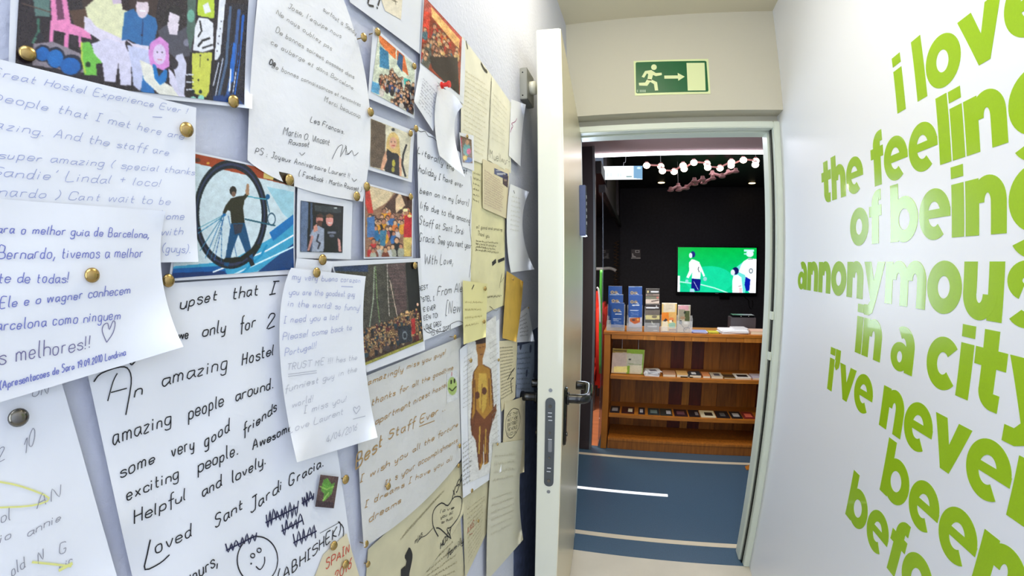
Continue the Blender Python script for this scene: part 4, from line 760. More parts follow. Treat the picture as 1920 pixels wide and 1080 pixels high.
k.px([(540, 702), (594, 695)], 1, 1); k.px([(540, 706), (594, 699)], 1, 1); k.px([(668, 776), (663, 768), (665, 763), (669, 766), (673, 761), (675, 766), (668, 776)], 1.2); k.px([(662, 786), (685, 780)], 1.2, 1); k.build(LGREY, 'grey_writing')
s = Sheet('paper_sheet', 'small blank white slip tucked between two photos and a thumb tack', 'paper', [(556, 484), (624, 490), (620, 516), (552, 512)], m_paper, 6)
# ---------------------------------------------------------------- thumb tacks
def tack_mesh(nm, m):
    mb = MB(); prof = [(0.0, 0.0030), (0.0018, 0.0028), (0.0036, 0.0021), (0.0050, 0.0009), (0.0054, 0.0), (0.0050, -0.0005)]
    rings = [[mb.bm.verts.new((h, r*math.cos(2*PI*i/20), r*math.sin(2*PI*i/20))) for i in range(20)] for r, h in prof[1:]]
    t = mb.bm.verts.new((prof[0][1], 0, 0))
    for i in range(20): mb.bm.faces.new((t, rings[0][i], rings[0][(i+1) % 20]))
    for a, b in zip(rings, rings[1:]):
        for i in range(20): mb.bm.faces.new((a[i], b[i], b[(i+1) % 20], a[(i+1) % 20]))
    mb.bm.faces.new(rings[-1]); bmesh.ops.create_cone(mb.bm, cap_ends=True, segments=8, radius1=.0007, radius2=.0007, depth=.012, matrix=Matrix.Translation((-.006, 0, 0)) @ Matrix.Rotation(PI/2, 4, 'Y'))
    o = mb.build(nm, m, None, True); return o
tk = tack_mesh('thumb_tack', m_brass); first = True
def tack(px, py, layer, label, s_=1.0, m=None):
    global first
    o = tk if first else tk.copy()
    if not first: C.objects.link(o)
    first = False
    if m is not None: o.data = o.data.copy(); o.data.materials[0] = m
    uv = PL.uv(px, py); lift = 0.0012+layer*0.0016+0.0012; o.location = PL.p3(uv, lift).tolist(); o.scale = (s_, s_, s_); tag(o, label, 'thumb tack', 'thumb tacks holding the papers')
for a in ((52, 100, 3, 'brass thumb tack at the lower left of the doodled photo', .8), (438, 190, 3, 'brass thumb tack on the curled corner of the doodled photo'), (350, 243, 8, 'brass thumb tack at the top right of the pale blue pen letter'), (173, 516, 10, 'brass thumb tack in the middle of the portuguese note', .8), (543, 337, 5, 'brass thumb tack at the top right of the wheel photo', .95), (316, 526, 5, 'brass thumb tack at the bottom left of the wheel photo', .85),
 (682, 70, 6, 'brass thumb tack at the top right of the french letter'), (669, 368, 6, 'brass thumb tack at the bottom right of the french letter'), (708, 60, 6, 'brass thumb tack at the top left of the orange banner photo'), (777, 124, 6, 'brass thumb tack at the top right of the orange banner photo', .9), (695, 210, 6, 'brass thumb tack at the top left of the blonde woman photo'), (770, 250, 6, 'brass thumb tack at the top right of the blonde woman photo', .85), (780, 241, 6, 'brass thumb tack at the top left of the wavy bordered letter', .95), (688, 350, 5, 'brass thumb tack at the top left of the colourful group photo'), (770, 369, 5, 'brass thumb tack at the top right of the colourful group photo', .9),
 (605, 487, 7, 'brass thumb tack on the blank slip above the overlapping note'), (594, 511, 10, 'brass thumb tack at the top of the overlapping grey pen note', .9), (778, 498, 6, 'brass thumb tack at the top right of the night crowd photo', .9), (648, 899, 4, 'brass thumb tack right of the green bird sticker'), (728, 912, 5, 'brass thumb tack low on the golden marker letter', .9), (862, 836, 5, 'brass thumb tack at the lower right of the golden marker letter', .8), (860, 873, 3, 'brass thumb tack at the top of the heart bubble letter', .8),
 (853, 632, 6, 'brass thumb tack just under the wavy bordered letter', .8), (883, 676, 6, 'brass thumb tack left of the drawn figure face', .8), (910, 541, 9, 'brass thumb tack at the top of the yellow sticky note', .85), (908, 603, 9, 'brass thumb tack at the lower edge of the yellow sticky note', .8), (626, 1023, 5, 'brass thumb tack beside the name in brackets'), (648, 1058, 5, 'brass thumb tack beside the red capitals'), (686, 1020, 4, 'brass thumb tack at the bottom left of the golden marker letter', .9), (690, 1058, 2, 'brass thumb tack left of the black figure', .8),
 (962, 523, 7, 'brass thumb tack at the top of the mustard paper', .8), (933, 833, 6, 'brass thumb tack at the top of the long white curled sheet', .7), (885, 920, 4, 'brass thumb tack at the top of the red scribble sheet', .8), (897, 977, 4, 'brass thumb tack low on the red scribble sheet', .7), (935, 675, 5, 'brass thumb tack right of the drawn figure', .7), (991, 577, 3, 'brass thumb tack on the torn slip near the door edge', .6), (876, 256, 8, 'brass thumb tack on the tiny instant photo', .7)):
    tack(a[0], a[1], a[2], a[3], a[4] if len(a) > 4 else 1.0)
tack(35, 783, 5, 'large dark shiny thumb tack in the faded letter at lower left', .92, m_nickel)
# red push pin
pp = empty('push_pin', PL.p3(PL.uv(828, 160), .02).tolist()); tag(pp, 'red plastic push pin holding the curling white notes', 'push pin')
mr = mat('red_plastic', (222, 52, 44), .3); mb = MB(); mb.cyl((0, 0, 0), (.0015, 0, 0), .0055, 18).cyl((.0015, 0, 0), (.011, 0, 0), .003, 16, .0036).cyl((.011, 0, 0), (.0135, 0, 0), .0052, 18); mb.build('pin_head', mr, pp)
mb = MB(); mb.cyl((-.012, 0, 0), (0, 0, 0), .0006, 8); mb.build('needle', m_steel, pp)
# ================================================================ THE SETTING: lobby behind the door
Y1, YW, XG, XRm, YLED = YD+0.15, 6.4, -0.262, 2.6, 3.5
struct(bx('floor', mat('blue_vinyl_floor', (72, 98, 120), 0.34, bump=0.15, scale=160, var=0.1), -1.9, XRm, 1.905, YW, ZF-0.1, ZF-0.0015))
for i, (pa, pb, wz, nm, cl) in enumerate((((1087, 852), (1407, 867), 0.035, 'cream_floor_stripe', (226, 212, 186)), ((1080, 998), (1380, 1022), 0.035, 'cream_floor_stripe', (226, 212, 186)), ((1087, 914), (1252, 928.5), 0.030, 'glowing_floor_stripe', (250, 252, 255)))):
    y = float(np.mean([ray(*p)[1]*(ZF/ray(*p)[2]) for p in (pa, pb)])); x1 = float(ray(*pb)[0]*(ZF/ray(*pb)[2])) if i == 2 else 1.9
    bx('trim_%d' % (3+i), mat(nm, cl, 0.35, emit=(0.75 if i == 2 else 0)), -0.45, x1, y-wz/2, y+wz/2, ZF-0.0016, ZF+0.0004)['kind'] = 'structure'  # the white stripe glows, its brightness put in as emission
struct(bx('wall_far', m_dark, -1.9, XRm, YW, YW+0.1, ZF, ZC+.05))
m_dk2 = mat('dark_brown_paint', (38, 32, 34), 0.5)
struct(bx('ceiling', mat('dark_ceiling', (34, 27, 28), 0.35), XG, XRm, YLED+0.03, YW, 1.13, 1.23))
zl = 0.262*YLED
struct(bx('ceiling', mat('pinkish_white_ceiling', (206, 176, 176), 0.8), -0.46, XRm, Y1-0.14, YLED, zl+0.0, zl+0.1))
struct(bx('wall_right', m_dk2, XRm, XRm+0.1, Y1, YW, ZF, ZC+.05))
struct(bx('wall_left', m_dk2, -0.56, -0.46, Y1-.14, 3.26, ZF, ZC+.05))
struct(bx('wall_front', m_dk2, XR+0.12, XRm, Y1-0.14, Y1, ZF, zl))
struct(bx('trim_6', m_dk2, -0.46, XRm, YLED, YLED+0.03, zl+0.012, 1.13))
led = bx('ceiling_light_strip', mat('led_strip_glow', (250, 246, 255), 0.5, emit=5.5), -0.40, XRm, YLED-0.012, YLED+0.028, zl-0.022, zl+0.012)
tag(led, 'long glowing white light strip along the lobby ceiling edge', 'light strip')
# dark post and glass partition with a lower bright room behind it
pr = at(1117, 538, 3.2)[0]; pl_ = at(1093, 538, 3.2)[0]
struct(bx('trim_7', mat('dark_brown_metal_post', (62, 52, 54), 0.35), -0.46, pr, 3.17, 3.23, ZF, zl-0.02, bev=0.004))
bx('edge_strip', m_steel, pr-0.016, pr+0.001, 3.168, 3.172, ZF, zl-0.02, struct(bpy.data.objects['trim_7']))
struct(bx('trim_8', m_dk2, XG-0.03, XG+0.02, 3.23, YW, 0.545, 0.605))
struct(bx('trim_9', m_dk2, XG-0.03, XG+0.0, 3.72, YW, 0.605, 1.13))
struct(bx('trim_10', mat('dark_brown_metal_post', (62, 52, 54), 0.35), XG, XG+0.03, 5.3, 5.37, 0.60, 1.13))
gm = bpy.data.materials.new('dark_reflective_glass'); gm.use_nodes = True; nt = gm.node_tree; nt.nodes.clear()
ou = nt.nodes.new('ShaderNodeOutputMaterial'); mx = nt.nodes.new('ShaderNodeMixShader'); gl = nt.nodes.new('ShaderNodeBsdfGlossy'); tr = nt.nodes.new('ShaderNodeBsdfTransparent')
gl.inputs['Roughness'].default_value = 0.02; gl.inputs['Color'].default_value = (.9, .9, .9, 1); tr.inputs['Color'].default_value = (.85, .85, .85, 1); mx.inputs[0].default_value = 0.22
nt.links.new(tr.outputs[0], mx.inputs[1]); nt.links.new(gl.outputs[0], mx.inputs[2]); nt.links.new(mx.outputs[0], ou.inputs[0])
gp = bx('window_1', gm, XG-0.004, XG+0.004, 3.23, YW, ZF, 0.545); struct(gp)
struct(bx('floor', mat('orange_wood_floor', (196, 122, 84), 0.4, var=0.15, scale=5, bump=.1, stretch=(1, 8, 1)), -1.9, XG-0.004, 3.26, YW, ZF-0.0015, ZF-0.001))
struct(bx('ceiling', m_dk2, -1.9, XG-0.01, 3.26, YW, 0.70, 0.8)); struct(bx('wall_left', m_dk2, -2.0, -1.9, 3.26, YW, ZF, 0.8))
l_ = area('side_room_light', (-0.7, 3.6, 0.66), 0.5, 40, (1.0, 0.9, 0.75))
# ================================================================ bookcase
m_wood = mat('oiled_orange_wood', (176, 108, 30), 0.42, bump=0.15, scale=5, var=0.22, stretch=(1, 1, 1)); m_woods = mat('shelf_wood', (178, 110, 36), 0.42, bump=0.15, scale=4, var=0.22, stretch=(3, 14, 14))
m_wd = [mat('plank_wood_%d' % i, c, 0.5, bump=0.15, scale=4, var=0.25, stretch=(14, 14, 1.6)) for i, c in enumerate(((176, 108, 38), (134, 76, 28), (96, 36, 22), (186, 120, 46), (152, 92, 34)))]
YF, YB = 3.22, 3.56
bl, zt = float(at(1133, 640, YF)[0]), float(at(1300, 626, YF)[2]); zs1 = float(at(1200, 706.5, YF)[2]); zs2 = float(at(1200, 779.5, YF)[2]); zb0 = float(at(1250, 829, YF)[2]); br = 1.45
bc_ = empty('bookcase', (bl, YF, ZF)); bpy.context.view_layer.update()
tag(bc_, 'low orange brown wooden bookcase with plank back under the television', 'bookcase')
def ch(o, root): o.parent = root; o.location = Vector(o.location)-root.location; return o
zap = float(at(1300, 640, YF)[2])
ch(bx('top', m_woods, bl-0.006, br, YF-0.006, YB, zt-0.022, zt, bev=.002), bc_)
xs = [bl+0.055]
for x in (1176, 1206, 1231, 1264.5, 1297, 1328, 1362, 1395, 1427): xs.append(float(at(x, 635, YF)[0]))
while xs[-1] < br-0.15: xs.append(xs[-1]+0.105)
xs.append(br)
for i, (a, b) in enumerate(zip(xs, xs[1:])): ch(bx('block', [m_wood, m_woods, m_wd[3]][i % 3], a+0.001, b-0.001, YF-0.002+0.001*(i % 2), YF+0.03, zap, zt-0.022), bc_)
ch(bx('side_panel', m_wood, bl, bl+0.047, YF-0.002, YB, ZF, zt-0.022, bev=.002), bc_); ch(bx('side_panel', m_wood, br-0.05, br, YF, YB, ZF, zt-0.022, bev=.002), bc_)
for z_ in (zs1, zs2): ch(bx('shelf', m_woods, bl+0.055, br-0.05, YF+0.002, YB-0.02, z_-0.028, z_, bev=.002), bc_)
ch(bx('plinth', m_wd[4], bl+0.055, br-0.05, YF+0.012, YF+0.035, ZF, zb0-0.02), bc_); ch(bx('shelf', m_wd[0], bl+0.055, br-0.05, YF+0.008, YB-0.02, zb0-0.02, zb0, bev=.002), bc_)
px = [300, 405, 545, 700, 855, 975, 1045, 1155, 1300, 1480, 1660]; tn = [1, 0, 4, 0, 2, 3, 2, 0, 4, 0]
xb = [float(at(1080+p/4.908, 740, YB-.03)[0]) for p in px]; xb[0] = bl+.01
ch(bx('back_board', m_wd[2], bl+.005, br-.005, YB-.0035, YB, ZF+.01, zt-.022), bc_)
while xb[-1] < br-.06: xb.append(min(xb[-1]+0.13, br-.03)); tn.append(len(xb) % 5)
for i in range(len(xb)-1): ch(bx('back_plank', m_wd[tn[i % len(tn)]], xb[i]+.0012, xb[i+1]-.0012, YB-0.02+.002*(i % 2), YB-0.004, ZF+.02, zt-0.022), bc_)
# ---------------------------------------------------------------- things lying on the shelves
def flat(name, label, cat, x0, x1, py, zbase, h, depth, m, Yc=YF+0.03, rz=0.0, group=None, cover=None, pages=True, sheets=1, seed=0):
    """a book or pile lying flat, spanning pixels x0..x1 of the photograph"""
    a, b = float(at(x0, py, Yc)[0]), float(at(x1, py, Yc)[0]); w_ = b-a; rg = random.Random(seed+int(x0))
    o = empty(name, ((a+b)/2, Yc+depth/2, zbase+.0007), rz); bpy.context.view_layer.update(); tag(o, label, cat, group)
    if sheets > 1:
        for i in range(sheets):
            t = h/sheets; c = MB().box(-w_/2, w_/2, -depth/2, depth/2, t*i+.0002, t*(i+1)-.0003); q_ = c.build('sheet_bundle', m if not isinstance(m, list) else m[i % len(m)], o); q_.location = (rg.uniform(-.006, .006), rg.uniform(-.004, .004), 0); q_.rotation_euler = (0, 0, rg.uniform(-.12, .12))
    else:
        if pages: MB().box(-w_/2+.002, w_/2-.002, -depth/2+.001, depth/2-.002, .0015, h-.0015).build('pages', mat('page_block', (226, 216, 196), .8), o)
        mb = MB(); mb.box(-w_/2, w_/2, -depth/2, depth/2, h-.0015, h); mb.box(-w_/2, w_/2, -depth/2, depth/2, 0, .0015); mb.box(-w_/2, -w_/2+.0015, -depth/2, depth/2, .0015, h-.0015) if pages else mb.box(-w_/2, w_/2, -depth/2, depth/2, .0015, h-.0015); mb.build('cover', m, o)
    if cover:
        mb = MB(); mb.box(-w_*cover[0], w_*cover[1], -depth*.3, depth*.2, h, h+.0006); mb.build('cover_print', mat('print_%d_%d_%d' % cover[2], cover[2], .5), o)
    return o
cm = lambda n, c: mat(n, c, .4)
flat('flyer_stack', 'blue and white flyers lying beside the bicycle brochure on the bookcase top', 'flyers', 1299, 1327, 622, zt, .012, .10, [cm('pale_blue_print', (150, 160, 220)), cm('blue_print', (80, 96, 190)), m_paper], sheets=4)
flat('flyer_stack', 'yellow flyer pile between the blue flyers and the white papers', 'flyers', 1330, 1349, 622, zt, .010, .09, [cm('yellow_print', (206, 196, 60)), cm('dark_green_print', (50, 64, 60))], sheets=3)
flat('paper_stack', 'large fanned stack of white papers on the bookcase top', 'papers', 1352, 1403, 625, zt, .026, .16, m_paper, sheets=6, rz=.05)
flat('notepad', 'white notepad lying on the large white paper stack', 'notepad', 1375, 1402, 620, zt+.026, .012, .12, m_card, Yc=YF+.06, sheets=2)
flat('book', 'pale pink book pile at the right end of the bookcase top', 'book', 1408, 1452, 624, zt, .024, .14, cm('pale_pink_cover', (226, 190, 170)))
# middle shelf
flat('paper_stack', 'messy white paper pile beside the display board on the middle shelf', 'papers', 1209, 1236, 700, zs1, .030, .13, m_paper, sheets=7)
flat('leaflet', 'loose white printed leaflet lying on the messy paper pile', 'leaflet', 1212, 1239, 696, zs1+.031, .003, .12, m_card, rz=.25, pages=False, cover=(.3, .2, (120, 120, 130)))
M1 = [(1243, 1267, .020, (196, 150, 116), 'tan paperback pile on the middle shelf right of the white papers', None), (1269, 1290, .022, (220, 176, 110), 'yellowish paperback on the middle shelf', None), (1276, 1300, .008, (60, 66, 72), 'dark thin magazine lying half under the yellowish paperback', (.2, .3, (110, 118, 130))),
 (1293, 1315, .022, (50, 54, 58), 'dark grey book with white print on the middle shelf', (.3, .1, (220, 220, 220))), (1318, 1332, .018, (214, 140, 90), 'small orange book on the middle shelf', None), (1334, 1356, .016, (190, 180, 160), 'grey and white book with round print on the middle shelf', (.2, .3, (70, 70, 80))), (1358, 1380, .008, (120, 96, 50), 'olive folder lying flat on the middle shelf', (.45, .45, (60, 44, 30))),
 (1380, 1409, .012, (230, 226, 220), 'white framed book with a black cover panel on the middle shelf', (.34, .36, (20, 18, 22))), (1412, 1440, .014, (196, 190, 206), 'pale lilac booklet at the right end of the middle shelf', None)]
for x0, x1, h, c, lb, cv in M1: flat('book', lb, 'book', x0, x1, 706, zs1, h, .13, cm('cover_%d_%d_%d' % c, c), cover=cv, Yc=YF+.03)
M2 = [(1143, 1161, (34, 30, 36), 'black guidebook at the left end of the lower shelf', (.3, .3, (150, 150, 160))), (1165, 1189, (60, 24, 26), 'dark red guidebook with a cream label on the lower shelf', (0, .35, (226, 220, 200))), (1197, 1209, (24, 24, 40), 'small black booklet with white print on the lower shelf', (.3, .2, (190, 190, 200))),
 (1215, 1237, (40, 52, 56), 'teal black booklet on the lower shelf', (.3, .3, (110, 130, 130))), (1238, 1261, (44, 50, 48), 'dark booklet with a pale square print on the lower shelf', (-.02, .4, (190, 190, 200))), (1265, 1290, (44, 20, 28), 'dark maroon booklet in the middle of the lower shelf', (.3, .3, (110, 70, 80))), (1293, 1313, (34, 26, 30), 'dark brown booklet left of the cream catalogue', (-.1, .4, (130, 120, 120))),
 (1315, 1343, (226, 216, 184), 'cream catalogue with black printed lettering on the lower shelf', (.2, .34, (40, 34, 30))), (1345, 1370, (28, 26, 30), 'black booklet right of the cream catalogue', (.2, .2, (90, 90, 90))), (1373, 1394, (30, 30, 32), 'black booklet with white scribbled print on the lower shelf', (.3, .3, (180, 180, 180))), (1396, 1418, (120, 40, 36), 'red booklet at the right end of the lower shelf', (.3, .3, (226, 110, 90)))]
for x0, x1, c, lb, cv in M2: 
    o = flat('booklet', lb, 'booklet', x0, x1, 779, zs2, .006, .15, cm('cover_%d_%d_%d' % c, c), cover=cv, Yc=YF+.03, pages=False); o.rotation_euler.x = 0
# display board leaning at the left of the middle shelf, with two cords
YB2 = YF+0.06; P2 = Plane(1, YB2)
q = [(1149, 653), (1209, 656), (1205, 703.5), (1146, 700)]
u = [P2.uv(*p) for p in q]; u[2][1] = u[3][1] = zs1+.005; q[2], q[3] = [tuple(float(t) for t in proj(np.array([p[0], YB2, p[1]]))) for p in u[2:]]
db = prism(P2, u, -0.008, 0, 'display_board', mat('olive_board', (176, 168, 96), .6)); tag(db, 'cream and green leaflet display board hanging at the left of the middle shelf', 'display board')
class OnPlane(Sheet):
    def __init__(s, pl, o, lift=0.0): s.pl, s.o, s.l0 = pl, o, lift
    def lift(s, uv): return np.full(np.asarray(uv).shape[:-1], s.l0)
OnPlane(P2, db).picture(q, (214, 200, 170), [('p', [(1148, 653), (1176, 654), (1176, 661), (1147, 661)], (150, 130, 60)), ('p', [(1176, 654), (1209, 656), (1208, 664), (1175, 662)], (140, 176, 60)), ('p', [(1147, 661), (1175, 661), (1174, 690), (1145, 689)], (206, 190, 186)), ('p', [(1176, 663), (1206, 664), (1204, 686), (1175, 686)], (200, 200, 186)), ('e', 1181, 674, 2.5, 1.5, (60, 60, 60)), ('l', [(1178, 682), (1202, 684)], 1, (140, 160, 110)), ('p', [(1175, 686), (1181, 686), (1180, 702), (1174, 702)], (140, 180, 60)), ('p', [(1205, 664), (1208, 664), (1205, 703), (1202, 703)], (130, 170, 60)), ('r', 1151, 687, 1176, 698, (250, 240, 160)), ('r', 1181, 685, 1204, 699, (222, 218, 196)), ('l', [(1151, 657), (1174, 658)], 1.6, (60, 50, 30))], .7, .04, 'leaflet_print', vmat('matte_print', .7), .0004)
for x in (1166.5, 1197):
    a = at(x, 655, YB2); mb = MB(); mb.cyl((a[0], YB2+.002, a[2]), (a[0], YB2+.002, zt-.023), .0012, 6); mb.build('cord', m_card, db)
# ---------------------------------------------------------------- brochure holders
m_acr = mat('clear_acrylic', (236, 242, 250), .08, trans=.0, alpha=.22, coat=.5)
def leaf(label, x0, x1, ytop, ybot, Yc, base, ops, seed=1, th=0.012, vis=None, group=None):
    P = Plane(1, Yc); zb = float(P.uv((x0+x1)/2, ybot)[1]); zb = max(zb, zt+0.003); z1_ = float(P.uv((x0+x1)/2, ytop)[1]); a = float(P.uv(x0, (ytop+ybot)/2)[0]); b = float(P.uv(x1, (ytop+ybot)/2)[0])
    o = bx('leaflet_stack', m_card, a, b, Yc, Yc+th, zb, z1_); tag(o, label, 'leaflets', group)
    p_ = [tuple(float(t) for t in proj(np.array([x, Yc, z_]))) for x, z_ in ((a, z1_), (b, z1_), (b, zb), (a, zb))]
    OnPlane(P, o).picture(p_, base, ops, .55, .05, 'printed_front', vmat('glossy_print', .25), .0006, seed); return a, b, zb, z1_
def holder(label, a, b, y0, tiers, back):
    """clear stand: base, back, two sides, one front lip per tier (y, height)"""
    o = empty('brochure_holder', ((a+b)/2, y0, zt)); bpy.context.view_layer.update(); tag(o, label, 'brochure holder')
    W2 = (b-a)/2+.0065
    ye = tiers[-1][0]+.018-y0
    MB().box(-W2, W2, -.004, ye+.002, 0, .002).build('base', m_acr, o); MB().box(-W2, W2, ye, ye+.002, .002, back).build('back', m_acr, o)
    for yy, hh in tiers: MB().box(-W2, W2, yy-y0-.004, yy-y0-.0025, .002, hh).build('front_lip', m_acr, o)
    for sg in (-1, 1): MB().box(sg*W2-.001, sg*W2+.001, -.004, ye, .002, tiers[0][1]+.02).build('side', m_acr, o)
BLU, ORB, WHT = (14, 74, 160), (190, 160, 110), (235, 238, 245)
def bike(x, y): return [('e', x-4, y, 3.4, 3, ORB), ('e', x+3, y+.4, 3.4, 3, (150, 130, 110)), ('e', x-4, y, 1.6, 1.4, (60, 80, 120)), ('l', [(x+4, y+1.5), (x+8, y+3)], 1.2, WHT)]
a, b, zb, z1_ = leaf('blue leaflets in the rear tier of the leftmost brochure holder', 1140.5, 1166, 536.5, 600, YF+.09, BLU, bike(1152, 548))
leaf('blue leaflets in the middle tier of the leftmost brochure holder', 1143, 1168, 552, 606, YF+.065, BLU, bike(1154, 564)+[('l', [(1142, 552.5), (1169, 552.5)], 1.2, (180, 200, 230))])
a2, b2, _, _ = leaf('blue leaflets in the front tier of the leftmost brochure holder', 1146, 1170, 568, 614, YF+.04, BLU, bike(1157, 582)+[('l', [(1154, 589), (1165, 589)], 1.8, WHT), ('l', [(1150, 598), (1164, 598)], 1.4, (200, 210, 235)), ('l', [(1150, 601), (1160, 601)], 1, (200, 210, 235)), *[('l', [(1151, 604+2.4*i), (1165, 604+2.4*i)], .8, (130, 150, 200)) for i in range(4)]])
holder('leftmost clear three tier brochure holder with blue leaflets', min(a, a2), max(b, b2), YF+.036, [(YF+.036, .05), (YF+.061, .08), (YF+.086, .11)], .2)
a, b, _, _ = leaf('blue leaflets in the rear tier of the second brochure holder', 1178, 1203.5, 537, 600, YF+.075, BLU, bike(1189, 549)+[('l', [(1178, 537.6), (1204, 537.6)], 1, (180, 200, 230))])
leaf('blue leaflets with an orange photo in the front of the second brochure holder', 1179, 1204, 553, 616, YF+.045, BLU, bike(1189, 566)+[('l', [(1186, 572.5), (1198, 572)], 2, WHT), ('l', [(1182, 582), (1197, 582)], 1.6, (200, 210, 235)), *[('l', [(1183, 586+3*i), (1197, 586+3*i)], .9, (120, 145, 200)) for i in range(3)], ('r', 1176, 595, 1206, 622, (180, 180, 200)), ('p', [(1181, 597), (1200, 595), (1200, 604), (1190, 608), (1181, 602)], (190, 90, 30)), ('e', 1188, 600, 3, 2, (90, 50, 30)), ('e', 1196, 599, 2, 2, (240, 180, 60)), ('r', 1176, 613, 1206, 622, (130, 130, 140))])
holder('second clear brochure holder from the left with blue leaflets', a, b, YF+.041, [(YF+.041, .06), (YF+.071, .12)], .2)
a, b, _, _ = leaf('dark brown magazines in the rear tier of the third brochure holder', 1210.5, 1236, 541, 600, YF+.075, (92, 82, 68), [('r', 1209, 541, 1238, 551, (64, 56, 48)), ('e', 1215, 547, 1.5, 2.5, (226, 210, 150)), ('l', [(1221, 547), (1234, 547)], 2.6, WHT), ('l', [(1210, 553), (1237, 553)], .9, (226, 190, 180)), ('r', 1209, 556, 1238, 561, (120, 120, 100)), ('r', 1209, 561, 1238, 569, (214, 196, 184)), ('l', [(1222, 565), (1235, 563)], 2, (80, 66, 60)), ('e', 1233, 558, 2.5, 2, (200, 120, 110))], 3)
leaf('dark grey magazines in the front tier of the third brochure holder', 1210, 1237, 570, 620, YF+.045, (96, 92, 82), [('r', 1209, 571, 1238, 581, (46, 30, 28)), ('l', [(1212, 577), (1234, 577)], 2.6, WHT), ('e', 1231, 574, 1.2, 1.2, WHT), ('r', 1209, 582, 1238, 590, (110, 100, 92)), ('r', 1210, 591, 1237, 599, (210, 200, 140)), ('e', 1227, 594, 5, 2.6, (120, 110, 90)), ('r', 1209, 600, 1238, 622, (84, 82, 78)), ('l', [(1222, 603), (1223, 607), (1227, 608)], 1.5, (210, 210, 190)), ('l', [(1215, 612), (1231, 612)], 2.4, (200, 200, 200)), ('l', [(1225, 620), (1232, 620)], 1.6, WHT)], 4)
holder('third clear brochure holder with dark magazines', a, b, YF+.041, [(YF+.041, .07), (YF+.071, .13)], .19)
a, b, _, _ = leaf('beige and orange leaflets with painted figures in the fourth brochure holder', 1240.5, 1268.5, 568, 621, YF+.05, (226, 190, 110), [('r', 1240, 568, 1270, 569.5, (250, 246, 236)), ('r', 1244, 570, 1266, 585, (222, 210, 186)), *[('l', [(1249, 573+2.6*i), (1261, 573+2.6*i)], .7, (190, 176, 150)) for i in range(4)], ('r', 1240, 586, 1254, 602, (230, 130, 20)), ('r', 1254, 586, 1270, 604, (226, 176, 100)), ('p', [(1241, 621), (1242, 602), (1247, 598), (1252, 603), (1252, 621)], (232, 222, 196)), ('p', [(1243, 602), (1248, 597), (1252, 600), (1248, 603)], (50, 30, 30)), ('e', 1259, 599, 4.5, 4, (226, 130, 70)), ('e', 1258, 602.5, 3.5, 2.5, (240, 226, 200)), ('e', 1261, 602, 1.3, 1.2, (30, 24, 24)), ('p', [(1253, 607), (1262, 604), (1267, 607), (1265, 616), (1254, 614)], (150, 190, 170)), ('r', 1254, 617, 1270, 620, (130, 90, 80))], 5, .011)
holder('fourth clear brochure holder with beige and orange leaflets', a, b, YF+.046, [(YF+.046, .045)], .13)
a, b, _, _ = leaf('pink and olive magazines with a bicycle print in the fifth brochure holder', 1270.5, 1294, 572, 622, YF+.05, (190, 180, 160), [('r', 1270, 572, 1296, 573, (235, 230, 230)), ('r', 1272, 573, 1291, 582, (214, 160, 170)), ('p', [(1273, 580), (1285, 580), (1281, 596), (1273, 600)], (150, 144, 124)), ('p', [(1283, 583), (1293, 583), (1293, 604), (1284, 602)], (76, 84, 44)), ('e', 1284, 586, 2, 2, (30, 40, 30)), ('e', 1280, 596, 5, 3, (160, 130, 100)), ('e', 1286, 606, 4, 2.4, (226, 222, 210)), ('e', 1276, 604, 3, 4, (40, 44, 50)), ('o', 1288, 619, 6, 5, 1.3, (50, 40, 36)), ('l', [(1277, 608), (1286, 619), (1292, 610)], 1, (60, 50, 46))], 6, .011)
holder('rightmost clear brochure holder with a bicycle magazine', a, b+.012, YF+.046, [(YF+.046, .09)], .13)
# set-top box and its stand
a = at(1368.5, 600, YF+.24); b = at(1415, 600, YF+.24); c = at(1390, 594.5, YF+.24)
st = bx('speaker_box', mat('charcoal_laminate', (70, 66, 72), .5), float(a[0]), float(b[0]), YF+.2, YF+.32, zt, float(c[2]), bev=.002); tag(st, 'charcoal grey box standing at the back of the bookcase top under the television', 'box')
sb = MB(); z_ = float(c[2]); sb.box(float(a[0])+.012, float(b[0])-.006, YF+.21, YF+.31, z_, z_+.018, .004); st2 = sb.build('set_top_box', m_black); tag(st2, 'flat black set top box lying on the charcoal box', 'media box')
for x in (.4, .7): bx('indicator', m_card, float(a[0])+(float(b[0]-a[0]))*x, float(a[0])+(float(b[0]-a[0]))*x+.004, YF+.2092, YF+.21, z_+.008, z_+.012, st2)
